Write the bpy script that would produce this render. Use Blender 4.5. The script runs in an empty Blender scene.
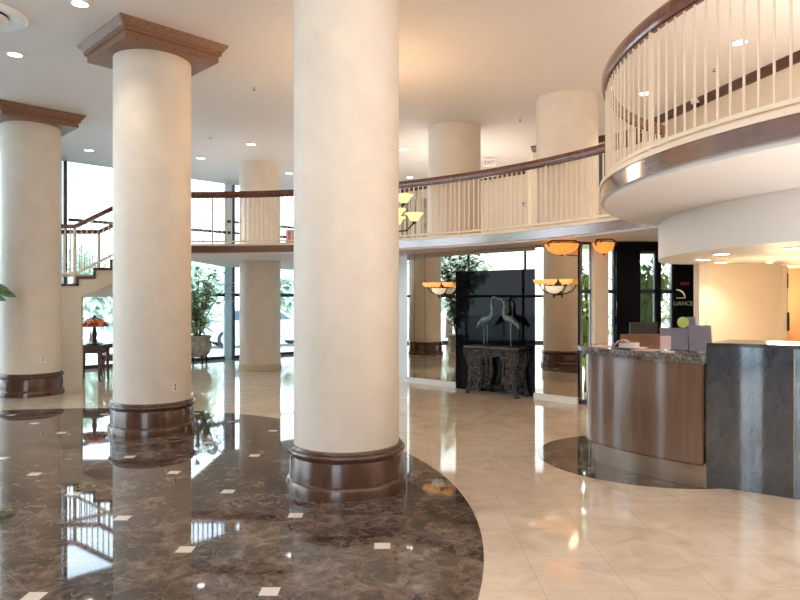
import bpy, bmesh, math, random
from mathutils import Vector, Matrix
random.seed(7)
R = math.radians
scene = bpy.context.scene
COL = scene.collection

# ------------------------------------------------------------------ materials
def new_mat(name):
    m = bpy.data.materials.new(name); m.use_nodes = True
    nt = m.node_tree
    b = nt.nodes['Principled BSDF']
    return m, nt, b

class N:
    """tiny helper to write node maths"""
    def __init__(s, nt): s.nt = nt
    def _in(s, sock, v):
        if isinstance(v, bpy.types.NodeSocket): s.nt.links.new(v, sock)
        elif v is not None: sock.default_value = v
    def math(s, op, a, b=None, c=None, clamp=False):
        n = s.nt.nodes.new('ShaderNodeMath'); n.operation = op; n.use_clamp = clamp
        s._in(n.inputs[0], a)
        if b is not None: s._in(n.inputs[1], b)
        if c is not None: s._in(n.inputs[2], c)
        return n.outputs[0]
    def pos(s):
        n = s.nt.nodes.new('ShaderNodeNewGeometry'); return n.outputs['Position']
    def obj(s):
        n = s.nt.nodes.new('ShaderNodeTexCoord'); return n.outputs['Object']
    def sep(s, v):
        n = s.nt.nodes.new('ShaderNodeSeparateXYZ'); s._in(n.inputs[0], v); return n.outputs
    def comb(s, x, y, z):
        n = s.nt.nodes.new('ShaderNodeCombineXYZ')
        for k, v in enumerate((x, y, z)): s._in(n.inputs[k], v)
        return n.outputs[0]
    def noise(s, vec, scale, detail=4, rough=.55, dist=0.0):
        n = s.nt.nodes.new('ShaderNodeTexNoise'); s._in(n.inputs['Vector'], vec)
        n.inputs['Scale'].default_value = scale; n.inputs['Detail'].default_value = detail
        n.inputs['Roughness'].default_value = rough; n.inputs['Distortion'].default_value = dist
        return n.outputs[0]
    def mapping(s, vec, scale=(1, 1, 1), rot=(0, 0, 0), loc=(0, 0, 0)):
        n = s.nt.nodes.new('ShaderNodeMapping'); s._in(n.inputs[0], vec)
        n.inputs['Location'].default_value = loc; n.inputs['Rotation'].default_value = rot; n.inputs['Scale'].default_value = scale
        return n.outputs[0]
    def ramp(s, f, stops, interp='LINEAR'):
        n = s.nt.nodes.new('ShaderNodeValToRGB'); s._in(n.inputs[0], f)
        cr = n.color_ramp; cr.interpolation = interp
        while len(cr.elements) < len(stops): cr.elements.new(.5)
        for e, (p, c) in zip(cr.elements, stops):
            e.position = p; e.color = (c[0], c[1], c[2], 1)
        return n.outputs[0]
    def mix(s, f, a, b, mode='MIX'):
        n = s.nt.nodes.new('ShaderNodeMix'); n.data_type = 'RGBA'; n.blend_type = mode
        s._in(n.inputs[0], f)
        for sock, v in ((n.inputs[6], a), (n.inputs[7], b)):
            if isinstance(v, tuple): sock.default_value = (v[0], v[1], v[2], 1)
            else: s._in(sock, v)
        return n.outputs[2]
    def white(s, vec):
        n = s.nt.nodes.new('ShaderNodeTexWhiteNoise'); n.noise_dimensions = '3D'; s._in(n.inputs[0], vec); return n.outputs[0]
    def bump(s, h, strength=.2, dist=.01):
        n = s.nt.nodes.new('ShaderNodeBump'); s._in(n.inputs['Height'], h)
        n.inputs['Strength'].default_value = strength; n.inputs['Distance'].default_value = dist
        return n.outputs[0]
    def link(s, a, b): s.nt.links.new(a, b)

def mat(name, c, rough=.5, metal=0.0, var=.12, scale=6, stretch=(1, 1, 1), coat=0.0, spec=.5, bump=0.0, emit=0.0, emitc=None, trans=0.0):
    m, nt, b = new_mat(name); n = N(nt)
    v = n.mapping(n.obj(), scale=stretch)
    f = n.noise(v, scale, 4)
    d = tuple(max(0, x * (1 - var)) for x in c); l = tuple(min(1, x * (1 + var)) for x in c)
    col = n.ramp(f, [(.3, d), (.7, l)])
    n.link(col, b.inputs['Base Color'])
    b.inputs['Roughness'].default_value = rough; b.inputs['Metallic'].default_value = metal
    b.inputs['Coat Weight'].default_value = coat; b.inputs['Coat Roughness'].default_value = .06
    b.inputs['Specular IOR Level'].default_value = spec
    if bump: n.link(n.bump(f, bump), b.inputs['Normal'])
    if emit:
        e = emitc or c
        b.inputs['Emission Color'].default_value = (e[0], e[1], e[2], 1); b.inputs['Emission Strength'].default_value = emit
    if trans: b.inputs['Transmission Weight'].default_value = trans
    return m

def emission(name, c, s):
    m, nt, b = new_mat(name); n = N(nt)
    b.inputs['Base Color'].default_value = (.8, .8, .8, 1)
    b.inputs['Emission Color'].default_value = (c[0], c[1], c[2], 1); b.inputs['Emission Strength'].default_value = s
    return m

def glass_pane(name, tint=(.93, .97, 1), ior=1.45):
    m = bpy.data.materials.new(name); m.use_nodes = True; nt = m.node_tree
    for x in list(nt.nodes): nt.nodes.remove(x)
    o = nt.nodes.new('ShaderNodeOutputMaterial'); mx = nt.nodes.new('ShaderNodeMixShader')
    fr = nt.nodes.new('ShaderNodeFresnel'); fr.inputs[0].default_value = ior
    t = nt.nodes.new('ShaderNodeBsdfTransparent'); t.inputs[0].default_value = (*tint, 1)
    g = nt.nodes.new('ShaderNodeBsdfGlossy'); g.inputs['Roughness'].default_value = 0.0
    nt.links.new(fr.outputs[0], mx.inputs[0]); nt.links.new(t.outputs[0], mx.inputs[1]); nt.links.new(g.outputs[0], mx.inputs[2])
    nt.links.new(mx.outputs[0], o.inputs[0])
    return m

def wood(name, c1, c2, rough=.25, coat=.5, axis=(1, 1, 12)):
    m, nt, b = new_mat(name); n = N(nt)
    v = n.mapping(n.obj(), scale=axis)
    f = n.noise(v, 3.0, 6, .6, .6)
    col = n.ramp(f, [(.3, c1), (.7, c2)])
    n.link(col, b.inputs['Base Color']); b.inputs['Roughness'].default_value = rough
    b.inputs['Coat Weight'].default_value = coat; b.inputs['Coat Roughness'].default_value = .08
    return m

def emperador(name, tiles=False):
    m, nt, b = new_mat(name); n = N(nt)
    p = n.pos()
    wv = nt.nodes.new('ShaderNodeTexNoise'); n.link(p, wv.inputs['Vector']); wv.inputs['Scale'].default_value = 6; wv.inputs['Detail'].default_value = 4
    vm = nt.nodes.new('ShaderNodeVectorMath'); vm.operation = 'MULTIPLY_ADD'; n.link(wv.outputs['Color'], vm.inputs[0]); vm.inputs[1].default_value = (.16, .16, .16); n.link(p, vm.inputs[2])
    pw_ = vm.outputs[0]
    big = n.noise(p, 2.6, 6, .62, .4)
    mid = n.noise(pw_, 11, 6, .68, .5)
    f = n.math('ADD', n.math('MULTIPLY', big, .45), n.math('MULTIPLY', mid, .55))
    col = n.ramp(f, [(.37, (.016, .011, .009)), (.46, (.062, .042, .033)), (.54, (.140, .098, .075)), (.65, (.29, .22, .17))])
    vo = nt.nodes.new('ShaderNodeTexVoronoi'); vo.feature = 'DISTANCE_TO_EDGE'; vo.inputs['Scale'].default_value = 8.5; n.link(pw_, vo.inputs['Vector'])
    vein = n.math('SUBTRACT', 1.0, n.math('MULTIPLY', vo.outputs[0], 26), clamp=True)
    mask = n.math('MULTIPLY', n.math('SUBTRACT', n.noise(p, 5, 3, .6), .47, clamp=True), 6, clamp=True)
    col = n.mix(n.math('MULTIPLY', n.math('MULTIPLY', vein, mask), .42), col, (.42, .33, .26))
    fleck = n.math('MULTIPLY', n.math('SUBTRACT', n.noise(pw_, 24, 3, .6), .63, clamp=True), 12, clamp=True)
    col = n.mix(n.math('MULTIPLY', fleck, .5), col, (.40, .31, .24))
    rough = .035
    if tiles:
        s = .892
        e1 = (.7399, -.6727); e2 = (-.6727, -.7399)
        x, y, z = n.sep(p)[0:3]
        dx = n.math('SUBTRACT', x, -2.095); dy = n.math('SUBTRACT', y, 6.025)
        def frac(e, off=0.0):
            a = n.math('ADD', n.math('MULTIPLY', dx, e[0] / s), n.math('MULTIPLY', dy, e[1] / s))
            if off: a = n.math('ADD', a, off)
            r = n.math('ROUND', a)
            return n.math('SUBTRACT', a, r), r
        fa, ra = frac(e1); fb, rb = frac(e2)
        ddx = n.math('ABSOLUTE', n.math('ADD', n.math('MULTIPLY', fa, e1[0] * s), n.math('MULTIPLY', fb, e2[0] * s)))
        ddy = n.math('ABSOLUTE', n.math('ADD', n.math('MULTIPLY', fa, e1[1] * s), n.math('MULTIPLY', fb, e2[1] * s)))
        sq = n.math('LESS_THAN', n.math('MAXIMUM', ddx, ddy), .052)
        rr = n.math('SQRT', n.math('ADD', n.math('POWER', n.math('SUBTRACT', x, -4.4), 2.0), n.math('POWER', n.math('SUBTRACT', y, 4.65), 2.0)))
        sq = n.math('MULTIPLY', sq, n.math('LESS_THAN', rr, 4.80))
        tid = n.comb(n.math('FLOOR', n.math('ADD', ra, n.math('GREATER_THAN', fa, 0.0))), n.math('FLOOR', n.math('ADD', rb, n.math('GREATER_THAN', fb, 0.0))), 0.0)
        tone = n.white(tid)
        col = n.mix(n.math('MULTIPLY', tone, .4), col, n.mix(.35, col, (.16, .11, .08)))
        joint = n.math('LESS_THAN', n.math('MINIMUM', n.math('ABSOLUTE', fa), n.math('ABSOLUTE', fb)), .0032)
        col = n.mix(n.math('MULTIPLY', joint, .5), col, (.30, .24, .20))
        col = n.mix(sq, col, (.78, .72, .66))
    n.link(col, b.inputs['Base Color']); b.inputs['Roughness'].default_value = rough
    b.inputs['IOR'].default_value = 1.54
    return m

def cream_floor(name):
    m, nt, b = new_mat(name); n = N(nt)
    p = n.pos(); x, y, z = n.sep(p)[0:3]
    s = .478
    ax = n.math('DIVIDE', n.math('SUBTRACT', x, 1.265), s); ay = n.math('DIVIDE', n.math('SUBTRACT', y, 4.06), s)
    rx = n.math('ROUND', ax); ry = n.math('ROUND', ay)
    fx = n.math('ABSOLUTE', n.math('SUBTRACT', ax, rx)); fy = n.math('ABSOLUTE', n.math('SUBTRACT', ay, ry))
    joint = n.math('LESS_THAN', n.math('MINIMUM', fx, fy), .0045)
    tone = n.white(n.comb(n.math('FLOOR', ax), n.math('FLOOR', ay), 0.0))
    f = n.noise(p, 3.0, 6, .6, 1.0)
    col = n.ramp(f, [(.3, (.64, .50, .37)), (.5, (.74, .62, .49)), (.7, (.81, .71, .585))])
    col = n.mix(n.math('MULTIPLY', tone, .30), col, n.mix(1.0, col, (.86, .78, .68), 'MULTIPLY'))
    col = n.mix(n.math('MULTIPLY', joint, .45), col, (.34, .24, .16))
    n.link(col, b.inputs['Base Color']); b.inputs['Roughness'].default_value = .055
    b.inputs['IOR'].default_value = 1.58
    return m

def granite(name):
    m, nt, b = new_mat(name); n = N(nt); o = n.obj()
    f = n.noise(o, 14, 6, .7, 1.5); g = n.noise(o, 50, 3, .6)
    col = n.ramp(f, [(.35, (.03, .025, .02)), (.5, (.12, .10, .085)), (.62, (.30, .27, .23)), (.75, (.5, .47, .42))])
    col = n.mix(.35, col, n.ramp(g, [(.4, (.02, .02, .02)), (.65, (.5, .48, .45))]))
    n.link(col, b.inputs['Base Color']); b.inputs['Roughness'].default_value = .06
    return m

def slate(name):
    m, nt, b = new_mat(name); n = N(nt); o = n.obj()
    f = n.noise(n.mapping(o, scale=(1, 1, .4)), 5, 7, .65, 1.0)
    col = n.ramp(f, [(.3, (.018, .026, .035)), (.55, (.034, .046, .060)), (.75, (.055, .072, .090))])
    n.link(col, b.inputs['Base Color']); b.inputs['Roughness'].default_value = .10
    b.inputs['IOR'].default_value = 2.0
    return m

def tiffany(name):
    m, nt, b = new_mat(name); n = N(nt)
    v = nt.nodes.new('ShaderNodeTexVoronoi'); v.inputs['Scale'].default_value = 16; n.link(n.obj(), v.inputs['Vector'])
    x = n.sep(v.outputs['Color'])[0]
    col = n.ramp(x, [(.15, (.30, .04, .02)), (.38, (.75, .20, .07)), (.55, (.10, .05, .04)), (.72, (.85, .45, .26)), (.9, (.12, .05, .04))], 'CONSTANT')
    n.link(col, b.inputs['Base Color']); n.link(col, b.inputs['Emission Color'])
    b.inputs['Emission Strength'].default_value = .12; b.inputs['Roughness'].default_value = .3
    return m

M = {}
M['plaster_col'] = mat('column_plaster', (.82, .735, .63), .55, var=.05, scale=3.5, bump=.03)
M['ceiling'] = mat('ceiling_paint', (.82, .775, .745), .7, var=.01)
M['wall'] = mat('wall_paint', (.80, .67, .51), .6, var=.02)
M['wall_tan'] = mat('wall_tan_paint', (.66, .50, .35), .6, var=.02)
M['wall_grey'] = mat('wall_grey_paint', (.20, .20, .22), .6, var=.05)
M['white'] = mat('white_paint', (.84, .82, .77), .5, var=.01)
M['base_wood'] = wood('column_base_wood', (.075, .034, .020), (.135, .064, .038), .25, .4, (6, 6, 1))
M['cap_wood'] = wood('capital_wood', (.20, .098, .056), (.31, .16, .098), .5, .0, (3, 10, 10))
M['rail_wood'] = wood('handrail_wood', (.105, .034, .022), (.19, .07, .045), .2, .6, (3, 3, 3))
M['fascia'] = wood('fascia_wood', (.13, .062, .042), (.21, .105, .072), .14, 1.0, (2, 2, 14))
M['fascia'].node_tree.nodes['Principled BSDF'].inputs['IOR'].default_value = 1.9
M['dark_crown'] = wood('crown_wood', (.07, .03, .018), (.12, .05, .03), .4, .1, (3, 3, 10))
M['baluster'] = mat('cream_metal', (.86, .74, .58), .4, var=.02)
M['marble_disc'] = emperador('dark_marble_tiles', True)
M['marble'] = emperador('dark_marble')
M['floor'] = cream_floor('cream_marble_tiles')
M['granite'] = granite('counter_granite')
M['slate'] = slate('slate_panel')
M['slate_cap'] = mat('dark_cap', (.03, .028, .026), .2, var=.1)
M['desk_wood'] = wood('desk_veneer', (.145, .088, .060), (.20, .125, .09), .18, 1.0, (7, 7, .5))
M['desk_wood'].node_tree.nodes['Principled BSDF'].inputs['Coat Roughness'].default_value = .10
M['kick'] = mat('brushed_bronze', (.36, .285, .225), .3, .6, var=.1, scale=8, stretch=(1, 1, 10))
m_, nt_, b_ = new_mat('bronze_mirror'); b_.inputs['Base Color'].default_value = (.62, .56, .47, 1); b_.inputs['Metallic'].default_value = 1; b_.inputs['Roughness'].default_value = .008
M['mirror'] = m_
m_, nt_, b_ = new_mat('black_granite'); n_ = N(nt_)
n_.link(n_.ramp(n_.noise(n_.obj(), 30, 4), [(.4, (.004, .004, .005)), (.75, (.012, .013, .016))]), b_.inputs['Base Color'])
b_.inputs['Roughness'].default_value = .012; b_.inputs['IOR'].default_value = 1.19
M['black'] = m_
M['black_matte'] = mat('black_plastic', (.012, .012, .013), .35, var=.2)
M['iron'] = mat('wrought_iron', (.035, .030, .027), .45, .6, var=.4, scale=20)
M['iron_grey'] = mat('iron_weathered', (.085, .078, .07), .5, .5, var=.5, scale=25)
M['verdigris'] = mat('verdigris_bronze', (.15, .24, .245), .45, .4, var=.35, scale=18)
M['amber'] = mat('amber_alabaster', (.95, .58, .22), .35, var=.22, scale=9, emit=.6, emitc=(1, .42, .11))
M['amber_deep'] = mat('deep_amber_alabaster', (.9, .34, .08), .35, var=.25, scale=7, emit=.6, emitc=(1, .30, .05))
M['cream_glass'] = mat('cream_alabaster', (.93, .84, .66), .35, var=.12, scale=9, emit=.35, emitc=(1, .82, .55))
M['tulip'] = mat('tulip_glass', (.98, .85, .40), .3, var=.12, scale=12, emit=.9, emitc=(1, .80, .26))
M['lamp_disc'] = emission('downlight_glow', (1, .95, .87), 9)
M['trimwhite'] = mat('white_trim_metal', (.86, .85, .83), .4, var=.01)
M['frame'] = mat('window_frame_metal', (.055, .07, .085), .35, .5, var=.1)
M['pilaster_daylit'] = mat('window_pilaster_daylight_tint', (.66, .84, .98), .35, .3, var=.05)  # whitish pilaster, blue window light is put into its colour
M['glass'] = glass_pane('clear_glass')
M['acrylic'] = glass_pane('acrylic_sheet', (.86, .86, .9), 1.49)
M['leaf'] = mat('leaf_green', (.17, .32, .12), .45, var=.55, scale=2.5)
M['leaf_dark'] = mat('leaf_deep_green', (.035, .10, .03), .4, var=.5, scale=2.5)
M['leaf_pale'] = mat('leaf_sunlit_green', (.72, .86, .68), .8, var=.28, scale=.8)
M['leaf_yellow'] = mat('leaf_yellow_green', (.55, .72, .22), .6, var=.3, scale=3)
M['leaf_plant'] = mat('leaf_bright_green', (.46, .66, .38), .45, var=.4, scale=2.5)
M['bark'] = mat('bark', (.22, .15, .10), .8, var=.3)
M['pot'] = mat('stone_pot', (.38, .35, .28), .7, var=.35, scale=9, bump=.3)
M['soil'] = mat('potting_soil', (.06, .04, .03), .9, var=.4, scale=30)
M['dark_wood'] = wood('dark_furniture_wood', (.055, .022, .014), (.12, .05, .03), .25, .5, (2, 2, 8))
M['brown_leather'] = mat('brown_upholstery', (.24, .105, .06), .45, var=.2)
M['pink'] = mat('pink_upholstery', (.78, .36, .30), .6, var=.1)
M['tiffany'] = tiffany('stained_glass')
M['bronze'] = mat('dark_bronze', (.05, .035, .025), .35, .7, var=.3)
M['paper'] = mat('paper', (.90, .80, .76), .6, var=.04)
M['paper_pink'] = mat('pink_paper', (.86, .60, .56), .6, var=.06)
M['page_grey'] = mat('printed_page_grey', (.42, .38, .42), .4, var=.12, scale=14)
M['lime'] = mat('lime_plastic', (.55, .66, .16), .45, var=.05)
M['stair_side'] = mat('stair_plaster', (.72, .58, .42), .6, var=.02)
M['concrete'] = mat('driveway_concrete', (.62, .62, .60), .85, var=.08, scale=1)
M['car_white'] = mat('white_car_paint', (.80, .82, .85), .2, .0, var=.01, coat=1)
M['car_blue'] = mat('blue_car_paint', (.20, .34, .62), .2, .2, var=.01, coat=1)
M['car_pink'] = mat('pale_red_car_paint', (.70, .36, .36), .2, .0, var=.01, coat=1)
M['tyre'] = mat('tyre_rubber', (.03, .03, .035), .7, var=.2)
M['car_glass'] = mat('car_window_tint', (.10, .14, .17), .05, var=.02)
M['door_glass'] = mat('door_glass', (.42, .40, .34), .08, var=.45, scale=3)
M['letters'] = mat('grey_letters', (.50, .50, .50), .4, .3, var=.05)
M['logo'] = mat('logo_cream', (.90, .74, .56), .4, var=.05, emit=.25)
M['red_glow'] = mat('red_reflection_glow', (.30, .04, .05), .5, var=.05, emit=.07, emitc=(1, .1, .12))
M['sign_white'] = mat('sign_face_white', (.88, .88, .85), .5, var=.02, emit=0)
M['sign_text'] = mat('sign_text_grey', (.40, .30, .26), .5, var=.02)

# ------------------------------------------------------------------ geometry
def origin_of(o):
    v = Vector((0, 0, 0))
    while o is not None:
        v += o.location; o = o.parent
    return v

class MB:
    def __init__(s): s.bm = bmesh.new()
    def _faces(s, vs, fs, smooth=True):
        bv = [s.bm.verts.new(v) for v in vs]
        for f in fs:
            try: s.bm.faces.new([bv[i] for i in f])
            except ValueError: pass
        return s
    def box(s, c, size, rz=0.0):
        hx, hy, hz = size[0] / 2, size[1] / 2, size[2] / 2
        ca, sa = math.cos(rz), math.sin(rz)
        vs = []
        for z in (-hz, hz):
            for x, y in ((-hx, -hy), (hx, -hy), (hx, hy), (-hx, hy)):
                vs.append((c[0] + x * ca - y * sa, c[1] + x * sa + y * ca, c[2] + z))
        return s._faces(vs, [(3, 2, 1, 0), (4, 5, 6, 7), (0, 1, 5, 4), (1, 2, 6, 5), (2, 3, 7, 6), (3, 0, 4, 7)])
    def ext(s, x0, x1, y0, y1, z0, z1):
        return s.box(((x0 + x1) / 2, (y0 + y1) / 2, (z0 + z1) / 2), (x1 - x0, y1 - y0, z1 - z0))
    def prism(s, pts, z0, z1):
        a = sum(pts[i][0] * pts[(i + 1) % len(pts)][1] - pts[(i + 1) % len(pts)][0] * pts[i][1] for i in range(len(pts)))
        if a < 0: pts = pts[::-1]
        n = len(pts)
        vs = [(p[0], p[1], z0) for p in pts] + [(p[0], p[1], z1) for p in pts]
        fs = [tuple(range(n - 1, -1, -1)), tuple(range(n, 2 * n))]
        fs += [(i, (i + 1) % n, n + (i + 1) % n, n + i) for i in range(n)]
        return s._faces(vs, fs)
    def prism_xz(s, pts, y0, y1):
        """profile in x,z extruded along y"""
        n = len(pts)
        vs = [(p[0], y0, p[1]) for p in pts] + [(p[0], y1, p[1]) for p in pts]
        fs = [tuple(range(n)), tuple(range(2 * n - 1, n - 1, -1))]
        fs += [(i, n + i, n + (i + 1) % n, (i + 1) % n) for i in range(n)]
        s._faces(vs, fs)
        return s
    def lathe(s, prof, c=(0, 0, 0), n=32, a0=0.0, a1=360.0):
        full = abs(a1 - a0) >= 359.9
        k = n if full else n + 1
        vs = []; fs = []
        for r, z in prof:
            for i in range(k):
                a = R(a0 + (a1 - a0) * i / n)
                vs.append((c[0] + r * math.cos(a), c[1] + r * math.sin(a), c[2] + z))
        for j in range(len(prof) - 1):
            for i in range(n):
                i2 = (i + 1) % k if full else i + 1
                fs.append((j * k + i, j * k + i2, (j + 1) * k + i2, (j + 1) * k + i))
        s._faces(vs, fs)
        return s
    def tube(s, path, r, n=8, cap=True):
        path = [Vector(p) for p in path]; m = len(path)
        rs = r if isinstance(r, (list, tuple)) else [r] * m
        vs = []; fs = []; up = None
        for i, p in enumerate(path):
            t = (path[min(i + 1, m - 1)] - path[max(i - 1, 0)]).normalized()
            if up is None:
                up = Vector((0, 0, 1)) if abs(t.z) < .9 else Vector((1, 0, 0))
            a = t.cross(up)
            if a.length < 1e-6: a = t.orthogonal()
            a.normalize(); b = a.cross(t).normalized(); up = b
            for k in range(n):
                an = 2 * math.pi * k / n
                vs.append(tuple(p + (a * math.cos(an) + b * math.sin(an)) * rs[i]))
        for i in range(m - 1):
            for k in range(n):
                fs.append((i * n + k, i * n + (k + 1) % n, (i + 1) * n + (k + 1) % n, (i + 1) * n + k))
        if cap:
            fs.append(tuple(range(n - 1, -1, -1))); fs.append(tuple(range((m - 1) * n, m * n)))
        return s._faces(vs, fs)
    def sweep(s, path, sec):
        """sweep a closed section [(offset_to_left, dz)] along path [(x,y,z)] keeping z upright"""
        m = len(path); n = len(sec); vs = []; fs = []
        for i in range(m):
            a = Vector(path[max(i - 1, 0)][:2]); b = Vector(path[min(i + 1, m - 1)][:2])
            t = (b - a).normalized(); nr = Vector((-t.y, t.x))
            for o, dz in sec:
                vs.append((path[i][0] + nr.x * o, path[i][1] + nr.y * o, path[i][2] + dz))
        for i in range(m - 1):
            for k in range(n):
                fs.append((i * n + k, i * n + (k + 1) % n, (i + 1) * n + (k + 1) % n, (i + 1) * n + k))
        fs.append(tuple(range(n - 1, -1, -1))); fs.append(tuple(range((m - 1) * n, m * n)))
        return s._faces(vs, fs)
    def leaf(s, p, d, L, W, droop=.25, up=Vector((0, 0, 1))):
        d = d.normalized(); side = d.cross(up)
        if side.length < 1e-4: side = Vector((1, 0, 0))
        side.normalize(); nn = side.cross(d)
        vs = []
        pts = [(0, .05), (.3, .8), (.6, 1.0), (.85, .55), (1, .02)]
        for t, w in pts:
            c = p + d * (L * t) - Vector((0, 0, 1)) * (droop * L * t * t)
            vs += [tuple(c - side * W * w / 2 + nn * .12 * W * w), tuple(c), tuple(c + side * W * w / 2 + nn * .12 * W * w)]
        fs = []
        for i in range(len(pts) - 1):
            a = i * 3
            fs += [(a, a + 1, a + 4, a + 3), (a + 1, a + 2, a + 5, a + 4)]
        return s._faces(vs, fs)
    def build(s, name, m, parent=None, angle=35, flat=False):
        bmesh.ops.recalc_face_normals(s.bm, faces=s.bm.faces)
        if parent is not None:
            off = origin_of(parent)
            bmesh.ops.translate(s.bm, verts=s.bm.verts, vec=-off)
        me = bpy.data.meshes.new(name); s.bm.to_mesh(me); s.bm.free()
        me.materials.append(M[m] if isinstance(m, str) else m)
        if not flat:
            me.polygons.foreach_set('use_smooth', [True] * len(me.polygons))
            me.set_sharp_from_angle(angle=R(angle))
        o = bpy.data.objects.new(name, me); COL.objects.link(o)
        if parent is not None: o.parent = parent
        return o

def thing(name, label, cat, loc=(0, 0, 0), group=None):
    o = bpy.data.objects.new(name, None); o.empty_display_size = .1; COL.objects.link(o)
    o.location = loc; o['label'] = label; o['category'] = cat
    if group: o['group'] = group
    return o
def tag(o, label, cat, group=None, kind=None):
    o['label'] = label; o['category'] = cat
    if group: o['group'] = group
    if kind: o['kind'] = kind
    return o
def struct(o, label=None):
    o['kind'] = 'structure'
    if label: o['label'] = label
    return o
def copy_tree(o, parent=None):
    c = o.copy(); COL.objects.link(c); c.parent = parent
    for ch in list(o.children): copy_tree(ch, c)
    return c
def circ(c, r, a0, a1, n):
    return [(c[0] + r * math.cos(R(a0 + (a1 - a0) * i / n)), c[1] + r * math.sin(R(a0 + (a1 - a0) * i / n))) for i in range(n + 1)]
def text_mesh(name, body, size, m, parent, matrix, depth=.004):
    cu = bpy.data.curves.new(name, 'FONT'); cu.body = body; cu.size = size; cu.extrude = depth; cu.align_x = 'CENTER'; cu.align_y = 'CENTER'
    t = bpy.data.objects.new(name + '_src', cu); COL.objects.link(t)
    bpy.context.view_layer.update()
    me = bpy.data.meshes.new_from_object(t.evaluated_get(bpy.context.evaluated_depsgraph_get()))
    bpy.data.objects.remove(t); bpy.data.curves.remove(cu)
    me.name = name
    off = origin_of(parent) if parent is not None else Vector((0, 0, 0))
    me.transform(Matrix.Translation(-off) @ matrix)
    me.materials.clear(); me.materials.append(M[m])
    o = bpy.data.objects.new(name, me); COL.objects.link(o); o.parent = parent
    return o
def facing(P, n2, up=(0, 0, 1)):
    """matrix whose local z looks along n2, x to the viewer's right"""
    z = Vector((n2[0], n2[1], 0)).normalized(); y = Vector(up); x = y.cross(z).normalized()
    mm = Matrix((x, y, z)).transposed().to_4x4(); mm.translation = Vector(P)
    return mm

# ------------------------------------------------------------------ constants
CEIL = 4.75; MZ = 2.68; SOF = 2.49; RAIL = 3.71
BC, BR = (-4.0, 4.87), 7.8            # sweep of the far balcony
DC, DR = (4.97, 5.3), 3.15            # round balcony on the right
UV = (.756, -.654); NV = (-.654, -.756)      # mirror wall direction and normal

# ------------------------------------------------------------------ setting
outline = [(-11, -4), (6.8, -4), (6.8, 13.2), (3.1, 16.2), (-1.82, 20.58), (-11, 11.4)]
struct(MB().prism(outline, -.12, 0).build('floor', 'floor'), 'polished cream marble tile floor')
struct(MB().prism(circ((-4.4, 4.65), 4.96, 0, 360, 128)[:-1], .0, .002).build('floor_rotunda', 'marble_disc'), 'large round field of dark brown marble tiles with small white squares')
struct(MB().prism(circ((2.52, 6.6), 1.1, 0, 360, 96)[:-1], .0, .002).build('floor_medallion', 'marble'), 'small round field of dark brown marble under the reception desk')
struct(MB().prism(outline, CEIL, CEIL + .15).build('ceiling', 'ceiling'), 'flat pale ceiling over the lobby')

# mezzanine slab: follows the far sweep, then the round balcony
ia = 124.4
start_a = math.degrees(math.acos((-4.55 - BC[0]) / BR))
far_arc = circ(BC, BR, start_a, 22.9, 60)
drum_arc = circ(DC, DR, ia, 242, 60)
end = drum_arc[-1]
slab = [(-4.77, 12.25)] + far_arc + drum_arc + [(6.8, end[1]), (6.8, 13.1), (3.1, 16.1), (-1.82, 20.5), (-4.77, 17.55)]
struct(MB().prism(slab, SOF, MZ).build('floor_mezzanine', 'ceiling'), 'curved mezzanine slab with pale underside')
def rect(o0, o1, z0, z1): return [(o0, z0), (o1, z0), (o1, z1), (o0, z1)]
p3 = lambda pts, z: [(p[0], p[1], z) for p in pts]
struct(MB().sweep(p3(far_arc, 0), rect(-.035, .0, SOF + .03, MZ - .03)).build('trim_1', 'fascia'), 'polished brown band along the edge of the far balcony')
struct(MB().sweep(p3(drum_arc, 0), rect(-.035, .0, SOF + .035, MZ - .028)).build('trim_2', 'fascia'), 'polished brown band along the edge of the round right balcony')
struct(MB().sweep(p3(far_arc, 0), rect(-.045, .06, MZ - .03, MZ + .01)).build('trim_3', 'baluster'), 'cream curb along the top of the far balcony band')
struct(MB().sweep(p3(drum_arc, 0), rect(-.045, .06, MZ - .028, MZ + .012)).build('trim_4', 'baluster'), 'cream curb along the top of the right balcony band')

def wall_seg(name, a, b, z0, z1, m, t=.12, side=1, label=None):
    d = Vector((b[0] - a[0], b[1] - a[1])).normalized(); nr = Vector((-d.y, d.x)) * t * side
    o = MB().prism([a, b, (b[0] + nr.x, b[1] + nr.y), (a[0] + nr.x, a[1] + nr.y)], z0, z1).build(name, m)
    return struct(o, label)
# mezzanine walls (upper storey)
w_up = [(-1.82, 20.5), (3.02, 15.66), (2.74, 13.4), (4.27, 12.25), (5.12, 8.26), (6.8, 3.5)]
nm = ['wall_mezzanine_back', 'wall_mezzanine_return', 'wall_mezzanine_right', 'wall_mezzanine_side', 'wall_mezzanine_front']
for i in range(5): wall_seg(nm[i], w_up[i], w_up[i + 1], MZ, CEIL, 'wall', .12, 1, 'cream upper wall behind the balcony')
k = 5
for i in (0, 2, 3, 4):
    a, b = w_up[i], w_up[i + 1]
    d = Vector((b[0] - a[0], b[1] - a[1])).normalized()
    struct(MB().sweep([(a[0], a[1], 0), (b[0], b[1], 0)], [(0, CEIL - .11), (-.04, CEIL - .10), (-.10, CEIL - .03), (-.10, CEIL), (0, CEIL)]).build('trim_%d' % k, 'dark_crown'), 'dark brown crown moulding under the ceiling'); k += 1
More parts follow.
